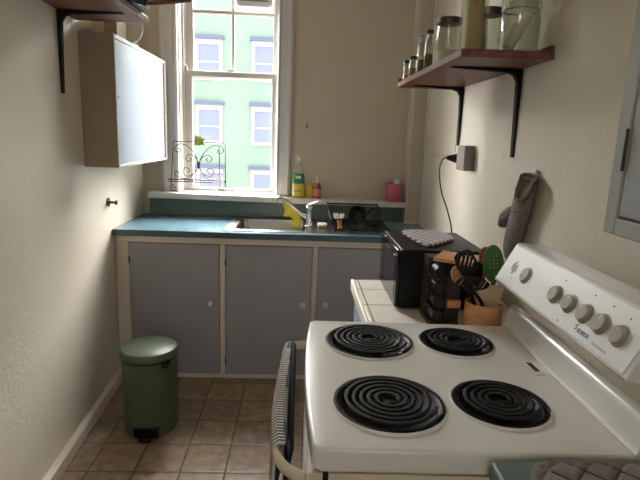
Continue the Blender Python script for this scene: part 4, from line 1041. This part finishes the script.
# ---------------------------------------------------------------- pedal bin
bc = (-.712, 2.337)
t = thing('pedal_bin', 'dark green pedal bin standing on the floor beside the left wall', 'bin', (*bc, 0))
R = .1325
bm = NB(); lathe(bm, [(0, .004), (R - .012, .004), (R - .004, .012), (R - .001, .376), (R - .008, .378), (0, .378)], (*bc, 0), n=56); obj('body', bm, 'bin', t)
bm = NB(); lathe(bm, [(R - .016, 0.0005), (R - .010, .0005), (R - .010, .004), (R - .016, .004)] + [(R - .016, .0005)], (*bc, 0), n=56); obj('floor_ring', bm, 'black', t)
bm = NB(); lathe(bm, [(0, .3785), (R - .006, .3785), (R - .006, .3835), (0, .3835)], (*bc, 0), n=56); obj('lid_gap_ring', bm, 'black', t)  # black ring filling the dark gap under the lid
bm = NB(); lathe(bm, [(0, .384), (R + .001, .384), (R + .003, .387), (R + .003, .412), (R - .003, .424), (R - .02, .431), (R * .6, .437), (0, .440)], (*bc, 0), n=56); obj('lid', bm, 'bin', t)
bm = NB(); box(bm, bc[0] + .085, bc[1] - .112, .360, bc[0] + .118, bc[1] - .06, .378); obj('lid_hinge', bm, 'black', t, bevel=.003)
bm = NB(); prism(bm, [(bc[0] - .045, .012), (bc[0] + .070, .012), (bc[0] + .072, .060), (bc[0] - .047, .060)], bc[1] - .137, bc[1] - .10, 'y'); pl = obj('pedal_housing', bm, 'black', t, bevel=.004)
bm = NB(); box(bm, bc[0] - .016, bc[1] - .168, .008, bc[0] + .044, bc[1] - .1375, .026); obj('pedal', bm, 'black', t, bevel=.006)

# ---------------------------------------------------------------- light
w = bpy.data.worlds.new('World'); SC.world = w; w.use_nodes = True
bg = w.node_tree.nodes['Background']; bg.inputs[0].default_value = (1.0, .985, .965, 1); bg.inputs[1].default_value = .95
L = bpy.data.lights.new('sky_glow', 'SUN'); L.energy = 46.0; L.angle = math.radians(105); L.color = (1.0, .985, .965)
lo = bpy.data.objects.new('sky_glow', L); C.objects.link(lo)
lo.rotation_euler = Vector((.20, -.85, -.54)).to_track_quat('-Z', 'Y').to_euler(); lo.location = (0, 8, 8)
# added lamp on the ceiling behind the viewer, brightens the room as fill
t = thing('added_fill_lamp', 'round white fill lamp added on the ceiling behind the viewer', 'lamp', (-.1, .2, ZC))
bm = NB(); lathe(bm, [(0, 0), (.15, 0), (.155, -.02), (.14, -.05), (.08, -.075), (0, -.08)], (-.1, .2, ZC - .001), n=40)
em = bpy.data.materials.new('fill_lamp_glow'); em.use_nodes = True; e = em.node_tree.nodes['Principled BSDF']; e.inputs['Base Color'].default_value = (.9, .87, .8, 1)
e.inputs['Emission Color'].default_value = (1, .9, .75, 1); e.inputs['Emission Strength'].default_value = 4.0
obj('fill_lamp_shade', bm, em, t)

# ---------------------------------------------------------------- camera
cam = bpy.data.cameras.new('camera'); co = bpy.data.objects.new('camera', cam); C.objects.link(co)
f = 504.86; cam.sensor_width = 36; cam.sensor_fit = 'HORIZONTAL'; cam.lens = f * 36 / 640
pitch, yaw, roll = [math.radians(a) for a in (11.48746288, 2.49282449, 2.15710694)]
cyw, syw = math.cos(yaw), math.sin(yaw); cp_, sp_ = math.cos(pitch), math.sin(pitch)
F = Vector((syw * cp_, cyw * cp_, -sp_)); Rt = Vector((cyw, -syw, 0)); U = Rt.cross(F)
r_ = Rt * math.cos(roll) + U * math.sin(roll); u_ = -Rt * math.sin(roll) + U * math.cos(roll)
M = Matrix(((r_.x, u_.x, -F.x, 0), (r_.y, u_.y, -F.y, 0), (r_.z, u_.z, -F.z, 1.45), (0, 0, 0, 1)))
co.matrix_world = M
cam.clip_start = .02; cam.clip_end = 200
SC.camera = co
SC.view_settings.view_transform = 'Standard'; SC.view_settings.look = 'None'; SC.view_settings.gamma = 1; SC.view_settings.use_curve_mapping = False
SC.view_settings.exposure = 1.45
